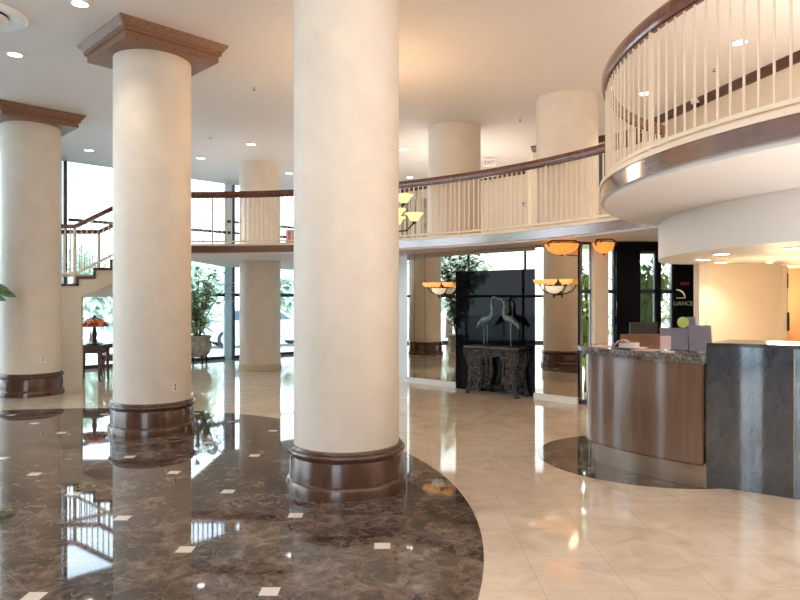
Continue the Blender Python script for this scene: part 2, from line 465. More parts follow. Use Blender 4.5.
# lower walls
wall_seg('wall_mirror_return', (.136, 12.66), (-.35, 15.5), 0, SOF, 'white', .12, -1)
wall_seg('wall_mirror_end', (-.35, 15.5), (-1.82, 20.5), 0, SOF, 'white', .12, -1)
P0 = Vector((.5, 12.35)); U = Vector(UV); NN = Vector(NV)
def mw(t, n=0.0):
    v = P0 + U * t + NN * n; return (v.x, v.y)
Q0 = Vector((2.18, 10.5)); U4 = Vector((.747, -.664)); N4 = Vector((-.664, -.747))
def mw4(t, n=0.0):
    v = Q0 + U4 * t + N4 * n; return (v.x, v.y)
te_jog = 2.36
wall_seg('wall_mirror_left', mw(-.48, -.03), mw(2.35, -.03), 0, SOF, 'black_matte', .1, 1)
wall_seg('wall_mirror_right', mw4(0, -.03), mw4(.76, -.03), 0, SOF, 'black_matte', .1, 1)
wall_seg('wall_mirror_jog', mw4(0.0, -.02), mw(te_jog, -.03), 0, SOF, 'black_matte', .05, -1)
struct(MB().sweep([(*mw(-.48), 0), (*mw(.76), 0)], rect(-.03, .01, 0, .1)).build('baseboard_mirror_left', 'white'))
struct(MB().sweep([(*mw4(-.01), 0), (*mw4(.755), 0)], rect(-.03, .01, 0, .1)).build('baseboard_mirror_right', 'white'))

# alcove behind the front desk: curved dropped ceiling, lit back wall, door to the office
BK = (6.25, 6.55); BKR = 3.39
alc = circ(BK, BKR, 243, 146, 48) + [(3.75, 8.6), (6.8, 8.9), (6.8, 3.6)]
struct(MB().prism(alc, 2.07, SOF - .001).build('ceiling_alcove', 'white'), 'curved white dropped ceiling over the front desk')
wall_seg('wall_alcove_back', (3.83, 8.32), (4.98, 8.5), 0, 2.07, 'wall', .12, 1, 'cream lit wall behind the front desk')
wall_seg('wall_alcove_return', (3.84, 8.36), (4.66, 10.1), 0, SOF, 'wall', .1, -1)
wall_seg('wall_office', (4.6, 9.6), (6.8, 9.6), 0, 2.07, 'wall_tan', .1, 1, 'tan wall inside the office doorway')
wall_seg('wall_right', (6.8, -4), (6.8, 13.2), 0, CEIL, 'wall', .12, -1)
wall_seg('wall_alcove_right', (5.45, 8.57), (6.8, 8.75), 0, 2.07, 'wall', .12, 1)
d = thing('door_1', 'open office door seen edge on with a dark lever', 'door', (5.02, 8.5, 0)); d['kind'] = 'structure'; del d['category']
MB().ext(4.98, 5.04, 8.46, 8.66, 0, 2.05).build('door_frame', 'wall', d)
MB().ext(5.045, 5.075, 8.5, 9.2, 0.01, 2.03).build('door_panel', 'wall_tan', d)
h = MB().ext(5.035, 5.06, 8.44, 8.5, 1.2, 1.44); h.build('latch_plate', 'black_matte', d)
MB().ext(5.038, 5.055, 8.455, 8.5, 1.75, 1.95).build('hinge', 'bronze', d)

# entrance glazing with black granite piers, right of the mirrors
SY = 10.0
def sx(px): return (px - 400) / 650 * SY
def pier(name, p0, p1, m, y0=SY - .1, y1=SY + .12): return struct(MB().ext(sx(p0), sx(p1), y0, y1, 0, SOF).build(name, m))
pier('wall_entrance_pilaster', 590.5, 604, 'wall', SY - .22, SY + .1)
pier('wall_entrance_left', 614, 638, 'black')
pier('wall_entrance_middle', 655.5, 658.5, 'black')
pier('wall_entrance_right', 672.5, 706, 'black')
struct(MB().ext(sx(614), sx(700), SY - .101, SY + .12, SOF - .14, SOF - .001).build('wall_entrance_head', 'black'))
struct(MB().ext(sx(636), sx(673), SY - .05, SY + .05, 0, .62).build('wall_entrance_sill', 'black'))
def entr_window(i, p0, p1, z0, z1, label, st=.03):
    w = thing('window_%d' % i, label, 'window', (sx((p0 + p1) / 2), SY, 0)); w['kind'] = 'structure'; del w['category']
    x0, x1 = sx(p0), sx(p1)
    MB().ext(x0, x1, SY - .005, SY + .005, z0, z1).build('pane', 'glass', w)
    f = MB().ext(x0, x1, SY - .03, SY + .03, 1.70, 1.76).ext(x0, x1, SY - .03, SY + .03, z0, z0 + .06).ext(x0, x1, SY - .03, SY + .03, z1 - .04, z1)
    f.ext(x0, x0 + st, SY - .02, SY + .02, z0, z1).ext(x1 - st, x1, SY - .03, SY + .03, z0, z1).build('window_frame', 'frame', w)
entr_window(3, 579, 590.5, 0, SOF, 'narrow full height glass strip beside the mirrors', .012)
entr_window(4, 604, 614, 0, SOF, 'narrow bright glass strip beside the black granite', .02)
entr_window(5, 638, 655.5, .62, SOF - .14, 'glass panel with palm leaves outside')
entr_window(6, 658.5, 672.5, .62, SOF - .14, 'bright glass panel with a parked car outside')

# window walls
def window_wall(i, a, b, step, z0, z1, trans, label, pil=0.0):
    a = Vector(a); b = Vector(b); L = (b - a).length; dd = (b - a).normalized(); rz = math.atan2(dd.y, dd.x)
    w = thing('window_%d' % i, label, 'window', (a.x, a.y, 0)); w['kind'] = 'structure'; del w['category']
    mid = (a + b) / 2
    MB().box((mid.x, mid.y, (z0 + z1) / 2), (L, .012, z1 - z0), rz).build('pane', 'glass', w)
    f = MB(); pl = MB(); npil = 0
    n = int(L / step) + 1
    for q in range(n + 1):
        t = min(L, q * step)
        c = a + dd * t
        f.box((c.x, c.y, (z0 + z1) / 2), (.075, .10, z1 - z0), rz)
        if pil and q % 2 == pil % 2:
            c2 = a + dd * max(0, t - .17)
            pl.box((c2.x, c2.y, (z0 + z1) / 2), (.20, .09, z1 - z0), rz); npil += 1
    for z, hh in trans: f.box((mid.x, mid.y, z), (L, .08, hh), rz)
    f.build('window_frame', 'frame', w)
    if npil: pl.build('window_pilaster', 'pilaster_daylit', w)
    else: pl.bm.free()
    return w
A = Vector((-11, 11.4)); dv = Vector((1, 1)).normalized()
mull0 = Vector((-4.58, 17.82)) - dv * 2.15 * 4       # mullions fall where the photo has them
wA = mull0 if mull0.x > -11 else A
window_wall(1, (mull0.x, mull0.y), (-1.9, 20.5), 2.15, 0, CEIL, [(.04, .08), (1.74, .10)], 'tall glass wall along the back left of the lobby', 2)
window_wall(2, (-11, 2.0), (-11, 11.4), 2.2, 0, CEIL, [(.04, .08), (1.74, .10)], 'tall glass wall on the left of the lobby')
for i_, (xa, xb) in enumerate(((-11, -4.5), (-1.6, 6.8))):
    wall_seg('wall_back_%d' % (i_ + 1), (xa, -4), (xb, -4), 0, CEIL, 'wall_grey', .12, -1, 'dark grey wall behind the camera')
wall_seg('wall_left', (-11, 2.0), (-11, -4), 0, CEIL, 'wall', .12, -1, 'cream wall on the left beyond the photo')
window_wall(7, (-4.5, -4), (-1.6, -4), 1.45, 0, CEIL, [(.04, .08), (1.74, .10), (2.95, .1)], 'tall window behind the camera')
guard = MB()
for z in (3.42, 3.72):
    a = Vector((-4.77, 17.63)) + Vector((.707, -.707)) * .14; b = Vector((-1.95, 20.45)) + Vector((.707, -.707)) * .14
    mid = (a + b) / 2
    guard.box((mid.x, mid.y, z), ((b - a).length, .05, .07), R(45))
    if z > 3.6: continue
    a2 = Vector((-7.6, 14.8)) + Vector((.707, -.707)) * .14; mid = (a2 + a) / 2
    guard.box((mid.x, mid.y, z), ((a2 - a).length, .05, .07), R(45))
struct(guard.build('trim_10', 'frame'), 'two dark guard bars across the upper windows')

# ------------------------------------------------------------------ columns
def col_base(c, r=.455):
    g = r
    prof = [(g - .01, .378), (g + .022, .374), (g + .030, .360), (g + .030, .350), (g + .048, .345), (g + .055, .330), (g + .050, .312), (g + .030, .300), (g + .026, .285),
            (g + .032, .27), (g + .036, .10), (g + .050, .092), (g + .058, .080), (g + .062, .07), (g + .062, 0.002), (g - .01, .002)]
    return MB().lathe(prof, c, 64)
def capital(c, zb):
    m1 = MB(); ro = R(45)
    # two stacked boards with a cove between, square, turned 45 degrees
    def sq(h, z): return [(c[0] + h * 1.41421 * math.cos(R(90 * q)), c[1] + h * 1.41421 * math.sin(R(90 * q)), z) for q in range(4)]
    levels = [(.575, 0), (.575, .075), (.605, .085), (.605, .12), (.615, .125), (.66, .185), (.67, .21)]
    vs = []; fs = []
    for hh, z in levels: vs += sq(hh, zb + z)
    for i in range(len(levels) - 1):
        for q in range(4): fs.append((i * 4 + q, i * 4 + (q + 1) % 4, (i + 1) * 4 + (q + 1) % 4, (i + 1) * 4 + q))
    fs.append((3, 2, 1, 0)); t = (len(levels) - 1) * 4; fs.append((t, t + 1, t + 2, t + 3))
    return m1._faces(vs, fs)
def outlet(c, az, z, parent, r=.455):
    x = c[0] + r * math.cos(az); y = c[1] + r * math.sin(az)
    o = MB().box((x, y, z), (.014, .075, .115), az).build('outlet_plate', 'trimwhite', parent)
    MB().box((x + .008 * math.cos(az), y + .008 * math.sin(az), z + .022), (.004, .022, .028), az).box((x + .008 * math.cos(az), y + .008 * math.sin(az), z - .022), (.004, .022, .028), az).build('socket', 'kick', o)
CB = CEIL - .21
def big_column(c, label, out=None):
    t = thing('column', label, 'column', (c[0], c[1], 0), 'round lobby columns with wooden bases')
    MB().lathe([(.455, .36), (.455, CB + .01)], (c[0], c[1], 0), 72).build('shaft', 'plaster_col', t)
    col_base((c[0], c[1], 0)).build('base', 'base_wood', t, angle=25)
    capital(c, CB).build('capital', 'cap_wood', t, angle=20)
    if out: outlet(c, math.atan2(-c[1], -c[0]) + out[0], out[1], t)
    return t
big_column((-.465, 5.66), 'cream plaster column standing nearest, in the middle of the dark marble')
big_column((-3.065, 8.06), 'cream plaster column with square brown capital at the left end of the dark marble', (R(33), .56))
big_column((-6.30, 11.1), 'cream plaster column at the far left edge beside the stair landing', (R(22), .62))
def plain_column(c, r, z0, z1, label):
    t = thing('column', label, 'column', (c[0], c[1], z0), 'plain round columns at the back')
    MB().lathe([(r, z0), (r, z1)], (c[0], c[1], 0), 64).build('shaft', 'plaster_col', t)
    return t
C3 = plain_column((-3.25, 15.1), .47, 0, CEIL, 'plain cream column by the window wall behind the far balcony')
MB().lathe([(.46, .14), (.485, .13), (.49, 0.002), (.46, .002)], (-3.25, 15.1, 0), 48).build('base', 'stair_side', C3)
plain_column((1.0, 11.95), .48, MZ, CEIL, 'plain cream column on the mezzanine above the crane console')
plain_column((2.62, 10.2), .47, MZ, CEIL, 'plain cream column on the mezzanine next to the round balcony')

# ------------------------------------------------------------------ balcony railings
def hand_sec(w=.05, h=.115):
    return [(-w * .7, -h), (w * .7, -h), (w, -h * .62), (w, -h * .25), (w * .6, 0), (-w * .6, 0), (-w, -h * .25), (-w, -h * .62)]
def railing(name, label, c, r, a0, a1, spacing, posts, bw, grp=None):
    mid = circ(c, r, (a0 + a1) / 2, a1, 1)[0]
    t = thing(name, label, 'railing', (mid[0], mid[1], MZ), grp)
    pts = circ(c, r, a0, a1, 72)
    MB().sweep(p3(pts, RAIL), hand_sec()).build('handrail', 'rail_wood', t, angle=50)
    MB().sweep(p3(pts, 0), rect(-.012, .012, RAIL - .125, RAIL - .10)).build('top_bar', 'rail_wood', t)
    MB().sweep(p3(pts, 0), rect(-.02, .02, MZ + .045, MZ + .075)).build('bottom_rail', 'baluster', t)
    L = abs(R(a1 - a0)) * r; n = int(L / spacing)
    proto = None; pproto = None
    for i in range(n + 1):
        a = R(a0 + (a1 - a0) * (i + .5) / (n + 1)); x = c[0] + r * math.cos(a); y = c[1] + r * math.sin(a)
        if i % posts == posts // 2:
            MB().box((x, y, (MZ + RAIL - .1) / 2), (.028, .03, RAIL - .1 - MZ), a).build('post', 'baluster', t)
        else:
            MB().box((x, y, (MZ + .07 + RAIL - .11) / 2), (.011, bw, RAIL - .18 - MZ), a).build('baluster', 'baluster', t)
    return t
railing('balcony_railing', 'long curved railing with brown handrail along the far balcony', BC, BR + .02, start_a, 23.0, .0945, 18, .021)
railing('balcony_railing', 'railing with brown handrail around the round balcony at upper right', DC, DR - .02, 125, 241, .098, 14, .0125)

# ------------------------------------------------------------------ staircase
ST = thing('staircase', 'short flight of stairs rising from a landing behind the left columns', 'staircase', (-5.6, 12.8, 0))
Y0, Y1 = 12.2, 13.3; going = .32; rise = .16; X0 = -6.05; ZL = 1.88
prof = [(-7.55, ZL), (X0, ZL)]
for q in range(4):
    prof += [(X0 + going * q, ZL + rise * (q + 1)), (X0 + going * (q + 1), ZL + rise * (q + 1))]
prof[-1] = (-4.78, ZL + rise * 4)
prof += [(-4.78, 2.17), (-5.985, 1.66), (-7.55, 1.66)]
MB().prism_xz(prof, Y0, Y1).build('stringer', 'stair_side', ST)
nz = MB()
nz.ext(-7.55, X0 + .02, Y0 - .02, Y1, ZL - .02, ZL + .025)
for q in range(5):
    z = ZL + rise * (q + 1); x = X0 + going * q
    x1 = min(x + going + .02, -4.775)
    MB().ext(x - .02, x1, Y0 - .025, Y1, z - .045, z + .006).build('tread', 'dark_wood', ST)
    MB().ext(x - .022, x + .02, Y0 - .02, Y1, z - rise, z - .03).build('riser_trim', 'dark_wood', ST)
nz.build('landing', 'dark_wood', ST)
struct(MB().ext(-7.55, -5.985, Y0, Y0 + .07, 0, 1.66).build('wall_stair', 'stair_side'), 'tan wall under the stair landing')
zr = lambda x: 3.03 if x < -6.12 else 3.03 + (x + 6.12) * .49
zn = lambda x: ZL + .2 if x < -6.12 else ZL + .2 + (x + 6.12) * .5
for yy in (Y0 + .06, Y1 - .06):
    pth = [(-7.5, yy), (-6.12, yy), (-5.95, yy), (-5.4, yy), (-4.8, yy)]
    MB().sweep([(x, y, zr(x)) for x, y in pth], hand_sec(.045, .085)).build('handrail', 'rail_wood', ST, angle=50)
    MB().sweep([(x, y, zn(x) + .02) for x, y in pth], rect(-.018, .018, -.025, .025)).build('bottom_rail', 'baluster', ST)
    for q in range(26):
        x = -7.45 + q * .103
        MB().ext(x - .008, x + .008, yy - .008, yy + .008, zn(x), zr(x) - .07).build('baluster', 'baluster', ST)
    MB().ext(-6.16, -6.12, yy - .02, yy + .02, ZL, zr(-6.12) - .05).build('post', 'baluster', ST)
# lower flight going on behind the left column
for q in range(10):
    z = ZL - .17 * (q + 1); x = -7.55 - .28 * q
    MB().ext(x - .30, x, Y0, Y1, z - .045, z).build('tread', 'dark_wood', ST)
MB().prism_xz([(-7.55, ZL - .19), (-7.55, 1.4), (-10.1, 0.01), (-10.36, .01), (-10.36, .13)], Y1 - .06, Y1 - .01).build('stringer', 'stair_side', ST)

# ------------------------------------------------------------------ mirrors, stone screen
g = 'bronze mirror panels on the curved wall'
def mirror(t0, t1, fn, z0, z1, label):
    a, b = fn(t0 + .004), fn(t1 - .004); a2, b2 = fn(t1 - .004, -.02), fn(t0 + .004, -.02)
    tag(MB().prism([a, b, a2, b2], z0, z1).build('mirror_panel', 'mirror', flat=True), label, 'mirror', g)
def t_at(px, fnP, fnU):
    k = (px - 400) / 650
    return (k * fnP.y - fnP.x) / (fnU.x - k * fnU.y)
tt = [t_at(q, P0, U) for q in (407, 414.5, 425, 458)]
mirror(tt[0], tt[1], mw, .1, SOF - .005, 'narrow bronze mirror strip at the left end of the mirror wall')
mirror(tt[1], tt[2], mw, .1, SOF - .005, 'slim bronze mirror panel, second from the left end of the mirror wall')
mirror(tt[2], tt[3], mw, .1, SOF - .005, 'bronze mirror panel left of the black granite screen')
te = t_at(538, P0, U)
mirror(tt[3], te + .15, mw, 2.12, SOF - .005, 'bronze mirror panel above the black granite screen')
mirror(0, .75, mw4, .1, SOF - .005, 'bronze mirror panel right of the crane console')
ts = t_at(472, P0, U)
def leafpan(t0, t1):
    return [mw(t0, .07), mw(t1, .07), mw(t1, .0), mw(t0, .0)]
scr = thing('granite_screen', 'tall black polished granite screen behind the crane console', 'screen', (*mw((tt[3] + te) / 2), 0))
MB().prism(leafpan(tt[3], ts - .004), 0, 2.11).build('granite_leaf', 'black', scr, flat=True)
MB().prism(leafpan(ts + .004, te), 0, 2.11).build('granite_leaf', 'black', scr, flat=True)

# ------------------------------------------------------------------ console table
CT0, CT1, CN0, CN1 = 1.28, 2.23, .12, .46
cc = mw((CT0 + CT1) / 2, (CN0 + CN1) / 2)
con = thing('console_table', 'wrought iron console table with scrolled legs before the black screen', 'table', (cc[0], cc[1], 0))
def cpt(t, n, z): return (*mw(t, n), z)
MB().prism([mw(CT0 - .06, CN0 - .03), mw(CT1 + .06, CN0 - .03), mw(CT1 + .06, CN1 + .03), mw(CT0 - .06, CN1 + .03)], .785, .82).build('table_top', 'iron_grey', con)
ap = MB()
for n_ in (CN0, CN1): ap.tube([cpt(CT0, n_, .755), cpt(CT1, n_, .755)], .016, 6)
for t_ in (CT0, CT1): ap.tube([cpt(t_, CN0, .755), cpt(t_, CN1, .755)], .016, 6)
ap.build('apron', 'iron_grey', con)
for t_, s_ in ((CT0, 1), (CT1, -1)):
    for n_ in (CN0, CN1):
        l = MB()
        prof_ = [(0, .76), (-.01, .64), (.03, .52), (.075, .42), (.07, .32), (.035, .22), (.03, .12), (.0, .05), (-.035, .012)]
        for o_ in (-.022, .022): l.tube([cpt(t_ + s_ * (dx + o_), n_, z) for dx, z in prof_], [.014, .016, .018, .022, .02, .016, .016, .02, .012], 6)
        l.tube([cpt(t_ + s_ * .0, n_, .0), cpt(t_, n_, .06)], .04, 8)
        l.tube([cpt(t_ + s_ * .06, n_, .40), cpt(t_ + s_ * .06, n_, .22)], [.045, .03], 8)
        l.build('leg', 'iron_grey', con)
def scroll(cx, cz, r, n_, a0, turns, sgn):
    pts = []
    for i in range(22):
        f = i / 21; a = a0 + sgn * f * turns * 2 * math.pi; rr = r * (1 - .75 * f)
        pts.append(cpt(cx + rr * math.cos(a), n_, cz + rr * math.sin(a)))
    return pts
for n_ in (CN0, CN1):
    sc = MB(); span = CT1 - CT0
    for i in range(4):
        cx = CT0 + span * (i + .5) / 4
        sc.tube(scroll(cx - .045, .69, .055, n_, 0, 1.4, 1), .012, 5); sc.tube(scroll(cx + .045, .69, .055, n_, math.pi, 1.4, -1), .012, 5)
    for s_, e_ in ((1, CT0), (-1, CT1)):
        sc.tube([cpt(e_ + s_ * dx, n_, z) for dx, z in ((.02, .5), (.10, .60), (.20, .66), (.34, .69), (.44, .70))], .011, 5)
        sc.tube(scroll(e_ + s_ * .14, .55, .06, n_, 0, 1.5, s_), .013, 5)
        sc.tube(scroll(e_ + s_ * .11, .30, .07, n_, math.pi / 2, 1.5, s_), .013, 5)
    for s_, e_ in ((1, CT0), (-1, CT1)):
        for cx_, cz_, r_, tu in ((.16, .42, .055, 1.3), (.20, .30, .05, 1.3), (.17, .19, .055, 1.4), (.06, .62, .045, 1.3), (.24, .62, .045, 1.3), (.12, .10, .04, 1.2)):
            sc.tube(scroll(e_ + s_ * cx_, cz_, r_, n_, math.pi * cz_ * 5, tu, s_), .012, 5)
        sc.tube([cpt(e_ + s_ * dx, n_, z) for dx, z in ((.26, .66), (.23, .52), (.25, .40), (.26, .28), (.20, .14), (.06, .08))], .013, 5)
    sc.build('scrollwork', 'iron_grey', con)
stt = MB()
nm_ = (CN0 + CN1) / 2
stt.tube([cpt(CT0 + .03, CN0, .13), cpt(CT0 + .12, nm_, .15), cpt((CT0 + CT1) / 2, nm_, .12), cpt(CT1 - .12, nm_, .15), cpt(CT1 - .03, CN0, .13)], .012, 6)
stt.tube([cpt(CT0 + .03, CN1, .13), cpt(CT0 + .12, nm_, .15)], .012, 6); stt.tube([cpt(CT1 - .03, CN1, .13), cpt(CT1 - .12, nm_, .15)], .012, 6)
for dt in (-.13, .10):
    b = mw((CT0 + CT1) / 2 + dt, nm_)
    stt.lathe([(.05, .11), (.055, .125), (.02, .15), (.012, .18), (.03, .20), (.028, .215), (.008, .25), (.001, .28)], (b[0], b[1], 0), 10)
stt.build('stretcher', 'iron', con)
cent = MB()
for i in range(2):
    cent.tube([cpt(1.66 + .09 * i, CN1, z) for z in (.72, .6, .45, .34)], [.02, .014, .02, .008], 6)
cent.build('drop_ornament', 'iron_grey', con)

# crane sculptures (single skinned bodies)
def crane(label, t0, n0, s, head_z, curl):
    base = mw(t0, n0)
    tr = thing('crane_sculpture', label, 'sculpture', (base[0], base[1], .82), 'pair of bronze cranes on the console')
    def P(dt, dn, z): return Vector((*mw(t0 + s * dt, n0 + dn), .82 + z))
    m1 = MB()
    body = [P(-.16, 0, .33), P(-.10, 0, .40), P(-.03, 0, .45), P(.05, 0, .47), P(.10, 0, .52), P(.115, 0, .60), P(.095, 0, .68), P(.10 + curl, 0, .75), P(.115 + curl * 1.6, 0, head_z), P(.15 + curl * 1.8, 0, head_z + .01), P(.20 + curl * 2, 0, head_z - .012), P(.27 + curl * 2, 0, head_z - .03)]
    rad = [.008, .035, .062, .058, .036, .024, .019, .017, .020, .022, .010, .003]
    m1.tube(body, rad, 10)
    # folded wing plumes
    for o_ in (-.03, .03):
        m1.tube([P(.04, o_, .485), P(-.06, o_ * 1.2, .455), P(-.15, o_, .37), P(-.19, o_ * .6, .30)], [.02, .032, .022, .003], 8)
    m1.build('body', 'verdigris', tr, angle=60)
    for o_, dx in ((-.022, .01), (.022, -.02)):
        l = MB().tube([P(-.02 + dx, o_, .42), P(-.015 + dx, o_, .23), P(-.025 + dx, o_, .01)], [.014, .009, .008], 6)
        for q in (-1, 0, 1): l.tube([P(-.025 + dx, o_, .012), P(.03 + dx, o_ + q * .025, .006)], [.007, .004], 5)
        l.build('leg', 'verdigris', tr)
    bs = MB().lathe([(.0, 0.0), (.085, 0.0), (.085, .012), (.0, .012)], (*mw(t0 - .02 * s, n0), .82), 16)
    bs.build('base', 'iron', tr)
crane('verdigris bronze crane on the console, the left one with raised head', 1.60, .36, 1, .82, .0)
crane('verdigris bronze crane on the console, the right one facing left', 1.97, .24, -1, .78, .02)

# ------------------------------------------------------------------ sconces and bowls
def sconce(fn, t0, label):
    b = fn(t0, .02)
    s = thing('wall_sconce', label, 'wall lamp', (b[0], b[1], 1.6), 'iron and alabaster sconces on the mirror wall')
    dirv = Vector(fn(t0 + 1, 0)) - Vector(fn(t0, 0)); rz = math.atan2(dirv.y, dirv.x)
    def q(t, n, z): return (*fn(t0 + t, n), z)
    MB().box(q(0, .012, 1.80), (.09, .02, .26), rz).build('wall_plate', 'iron', s)
    for dt in (-.225, 0, .225):
        c = q(dt, .17 if dt else .24, 1.855)
        MB().lathe([(.0, -.02), (.05, -.012), (.092, .02), (.108, .065), (.100, .063), (.084, .026), (.045, -.004), (.0, -.01)], c, 20).build('shade', 'amber', s, angle=60)
        MB().lathe([(.0, -.035), (.022, -.025), (.035, 0), (.0, .004)], c, 12).build('cup', 'iron', s)
        ar = MB().tube([q(0, .03, 1.72), q(dt * .35, .10, 1.70), q(dt * .75, .15, 1.74), q(dt, .17 if dt else .24, 1.83)], .010, 6)
        ar.build('arm', 'iron', s)
    c = q(0, .13, 1.70)
    MB().lathe([(.0, 0), (.06, .008), (.115, .05), (.14, .115), (.13, .112), (.105, .055), (.05, .018), (.0, .012)], c, 24).build('bowl', 'cream_glass', s, angle=60)
    MB().lathe([(.0, -.075), (.010, -.06), (.016, -.03), (.03, -.005), (.0, .0)], c, 10).build('finial', 'iron', s)
sconce(mw, .40, 'three dish amber sconce on the mirror left of the black screen')
sconce(mw4, .41, 'three dish amber sconce on the mirror right of the black screen')
def soffit_bowl(c, label, k=1.0):
    s = thing('ceiling_bowl_lamp', label, 'ceiling lamp', (c[0], c[1], SOF), 'amber bowl lamps under the mezzanine')
    z = SOF - .21
    MB().lathe([(r_ * k, z_) for r_, z_ in [(.0, 0), (.10, .01), (.19, .055), (.25, .13), (.255, .15), (.24, .145), (.18, .07), (.09, .022), (.0, .014)]], (c[0], c[1], z), 32).build('bowl', 'amber_deep', s, angle=60)
    ir = MB()
    for q in range(3):
        a = R(90 + 120 * q); ca, sa = math.cos(a), math.sin(a)
        ir.tube([(c[0] + .1 * ca, c[1] + .1 * sa, SOF), (c[0] + .2 * k * ca, c[1] + .2 * k * sa, SOF - .015), (c[0] + .28 * k * ca, c[1] + .28 * k * sa, SOF - .05), (c[0] + .255 * k * ca, c[1] + .255 * k * sa, SOF - .10)], .014, 6)
    ir.build('bracket', 'iron', s)
    MB().lathe([(.0, 0), (.12, 0), (.12, -.015), (.0, -.015)], (c[0], c[1], SOF), 20).build('ceiling_plate', 'iron', s)
    MB().lathe([(.0, -.03), (.012, -.02), (.018, 0), (.0, .004)], (c[0], c[1], z), 10).build('finial', 'iron', s)
soffit_bowl((2.42, 9.72), 'amber alabaster bowl lamp hanging above the right mirror panel')
soffit_bowl((2.98, 9.50), 'amber alabaster bowl lamp hanging before the beige pilaster', .62)

# chandelier partly hidden behind the nearest column
CH = (-.28, 8.6)
ch = thing('chandelier', 'iron chandelier with yellow tulip shades showing beside the nearest column', 'chandelier', (CH[0], CH[1], CEIL))
MB().tube([(CH[0], CH[1], CEIL - .02), (CH[0], CH[1], 2.5)], .018, 8).build('stem', 'iron', ch)
MB().lathe([(.0, 0), (.10, 0), (.09, -.04), (.02, -.07), (0, -.07)], (CH[0], CH[1], CEIL), 20).build('ceiling_canopy', 'iron', ch)
MB().lathe([(.0, -.02), (.05, 0), (.15, .04), (.21, .11), (.20, .11), (.13, .05), (.0, .02)], (CH[0], CH[1], 2.44), 28).build('bowl', 'amber_deep', ch, angle=60)
def tier(n, r, zs, a0):
    for i in range(n):
        a = R(a0 + 360 * i / n); ca, sa = math.cos(a), math.sin(a)
        q = lambda rr, z: (CH[0] + rr * ca, CH[1] + rr * sa, z)
        MB().tube([q(.02, zs - .02), q(r * .4, zs - .16), q(r * .8, zs - .14), q(r, zs - .03)], .012, 6).build('arm', 'iron', ch)
        c = q(r, zs - .03)
        pts = [(.0, 0), (.035, .01), (.065, .045), (.085, .085), (.125, .115), (.118, .118), (.075, .085), (.05, .04), (.0, .015)]
        MB().lathe(pts, c, 14).build('shade', 'tulip', ch, angle=60)
        MB().lathe([(0, -.03), (.025, -.015), (.035, .01), (0, .012)], c, 8).build('cup', 'iron', ch)
tier(4, .33, 2.90, 0); tier(6, .47, 2.66, 0)

# ------------------------------------------------------------------ reception desk
DCN = (3.97, 7.21)
def desk_poly(ro, ri, a0=198.8, a1=230.6, ext_=0.0):
    o = circ(DCN, ro, a1, a0, 30)
    e = o[-1]
    tip = [(e[0] + .02 - ext_ * .3, e[1] + .14 + ext_), (e[0] + .12, e[1] + .30 + ext_), (e[0] + .30, e[1] + .38 + ext_)]
    return o + tip + circ(DCN, ri, 196, a1, 20)
dk = thing('reception_desk', 'curved wooden reception desk with granite top on the dark marble round', 'desk', (2.5, 6.3, 0))
MB().prism(desk_poly(2.2, 1.55), .2, 1.06).build('front_panel', 'desk_wood', dk)
MB().prism(desk_poly(2.165, 1.56, 200.5, 230.9), .002, .2).build('kick_plate', 'kick', dk)
MB().sweep(p3(circ(DCN, 2.203, 199, 230.6, 30), 0), rect(-.004, .006, .19, .205)).build('trim_strip', 'base_wood', dk)
# thin bevelled counter
MB().prism(desk_poly(2.235, 1.5, 198.2, 230.7, .05), 1.06, 1.085).build('counter_edge', 'granite', dk)
MB().prism(desk_poly(2.25, 1.48, 198.0, 230.8, .06), 1.085, 1.136).build('counter_top', 'granite', dk)
ep = circ(DCN, 2.2, 230.6, 230.6, 1)[0]; ep2 = circ(DCN, 1.55, 230.6, 230.6, 1)[0]
MB().sweep([(ep[0], ep[1], 0), (ep2[0], ep2[1], 0)], rect(-.0, .012, .2, 1.06)).build('side_panel', 'base_wood', dk)

sl = thing('front_desk_counter', 'tall dark slate front desk counter at the right edge', 'counter', (3.6, 5.4, 0))
front = [(2.605, 5.53), (2.80, 5.49), (3.02, 5.335), (3.17, 5.225), (3.6, 4.93), (4.3, 4.55), (5.2, 4.3)]
def back_off(pts, d):
    out = []
    for i in range(len(pts)):
        a = Vector(pts[max(0, i - 1)]); b = Vector(pts[min(len(pts) - 1, i + 1)]); t = (b - a).normalized()
        out.append((pts[i][0] - t.y * d, pts[i][1] + t.x * d))
    return out
bk = back_off(front, .55)
bk = [(3.06, 6.03), (3.10, 6.0), (3.32, 5.81), (3.47, 5.69), (3.88, 5.40), (4.46, 5.09), (5.26, 4.85)]
def seg_poly(i0, i1): return front[i0:i1 + 1] + bk[i0:i1 + 1][::-1]
MB().prism(seg_poly(0, 3), .002, 1.205).build('slate_panel', 'slate', sl)
MB().prism([front[3], front[4], front[5], front[6], bk[6], bk[5], bk[4], bk[3]], .002, 1.205).build('slate_panel', 'slate', sl)
MB().tube([(front[3][0] - .004, front[3][1] - .006, .01), (front[3][0] - .004, front[3][1] - .006, 1.205)], .006, 6).build('joint_strip', 'kick', sl)
ft = back_off(front, -.012)
MB().prism(ft + bk[::-1], 1.205, 1.235).build('counter_top', 'slate_cap', sl)

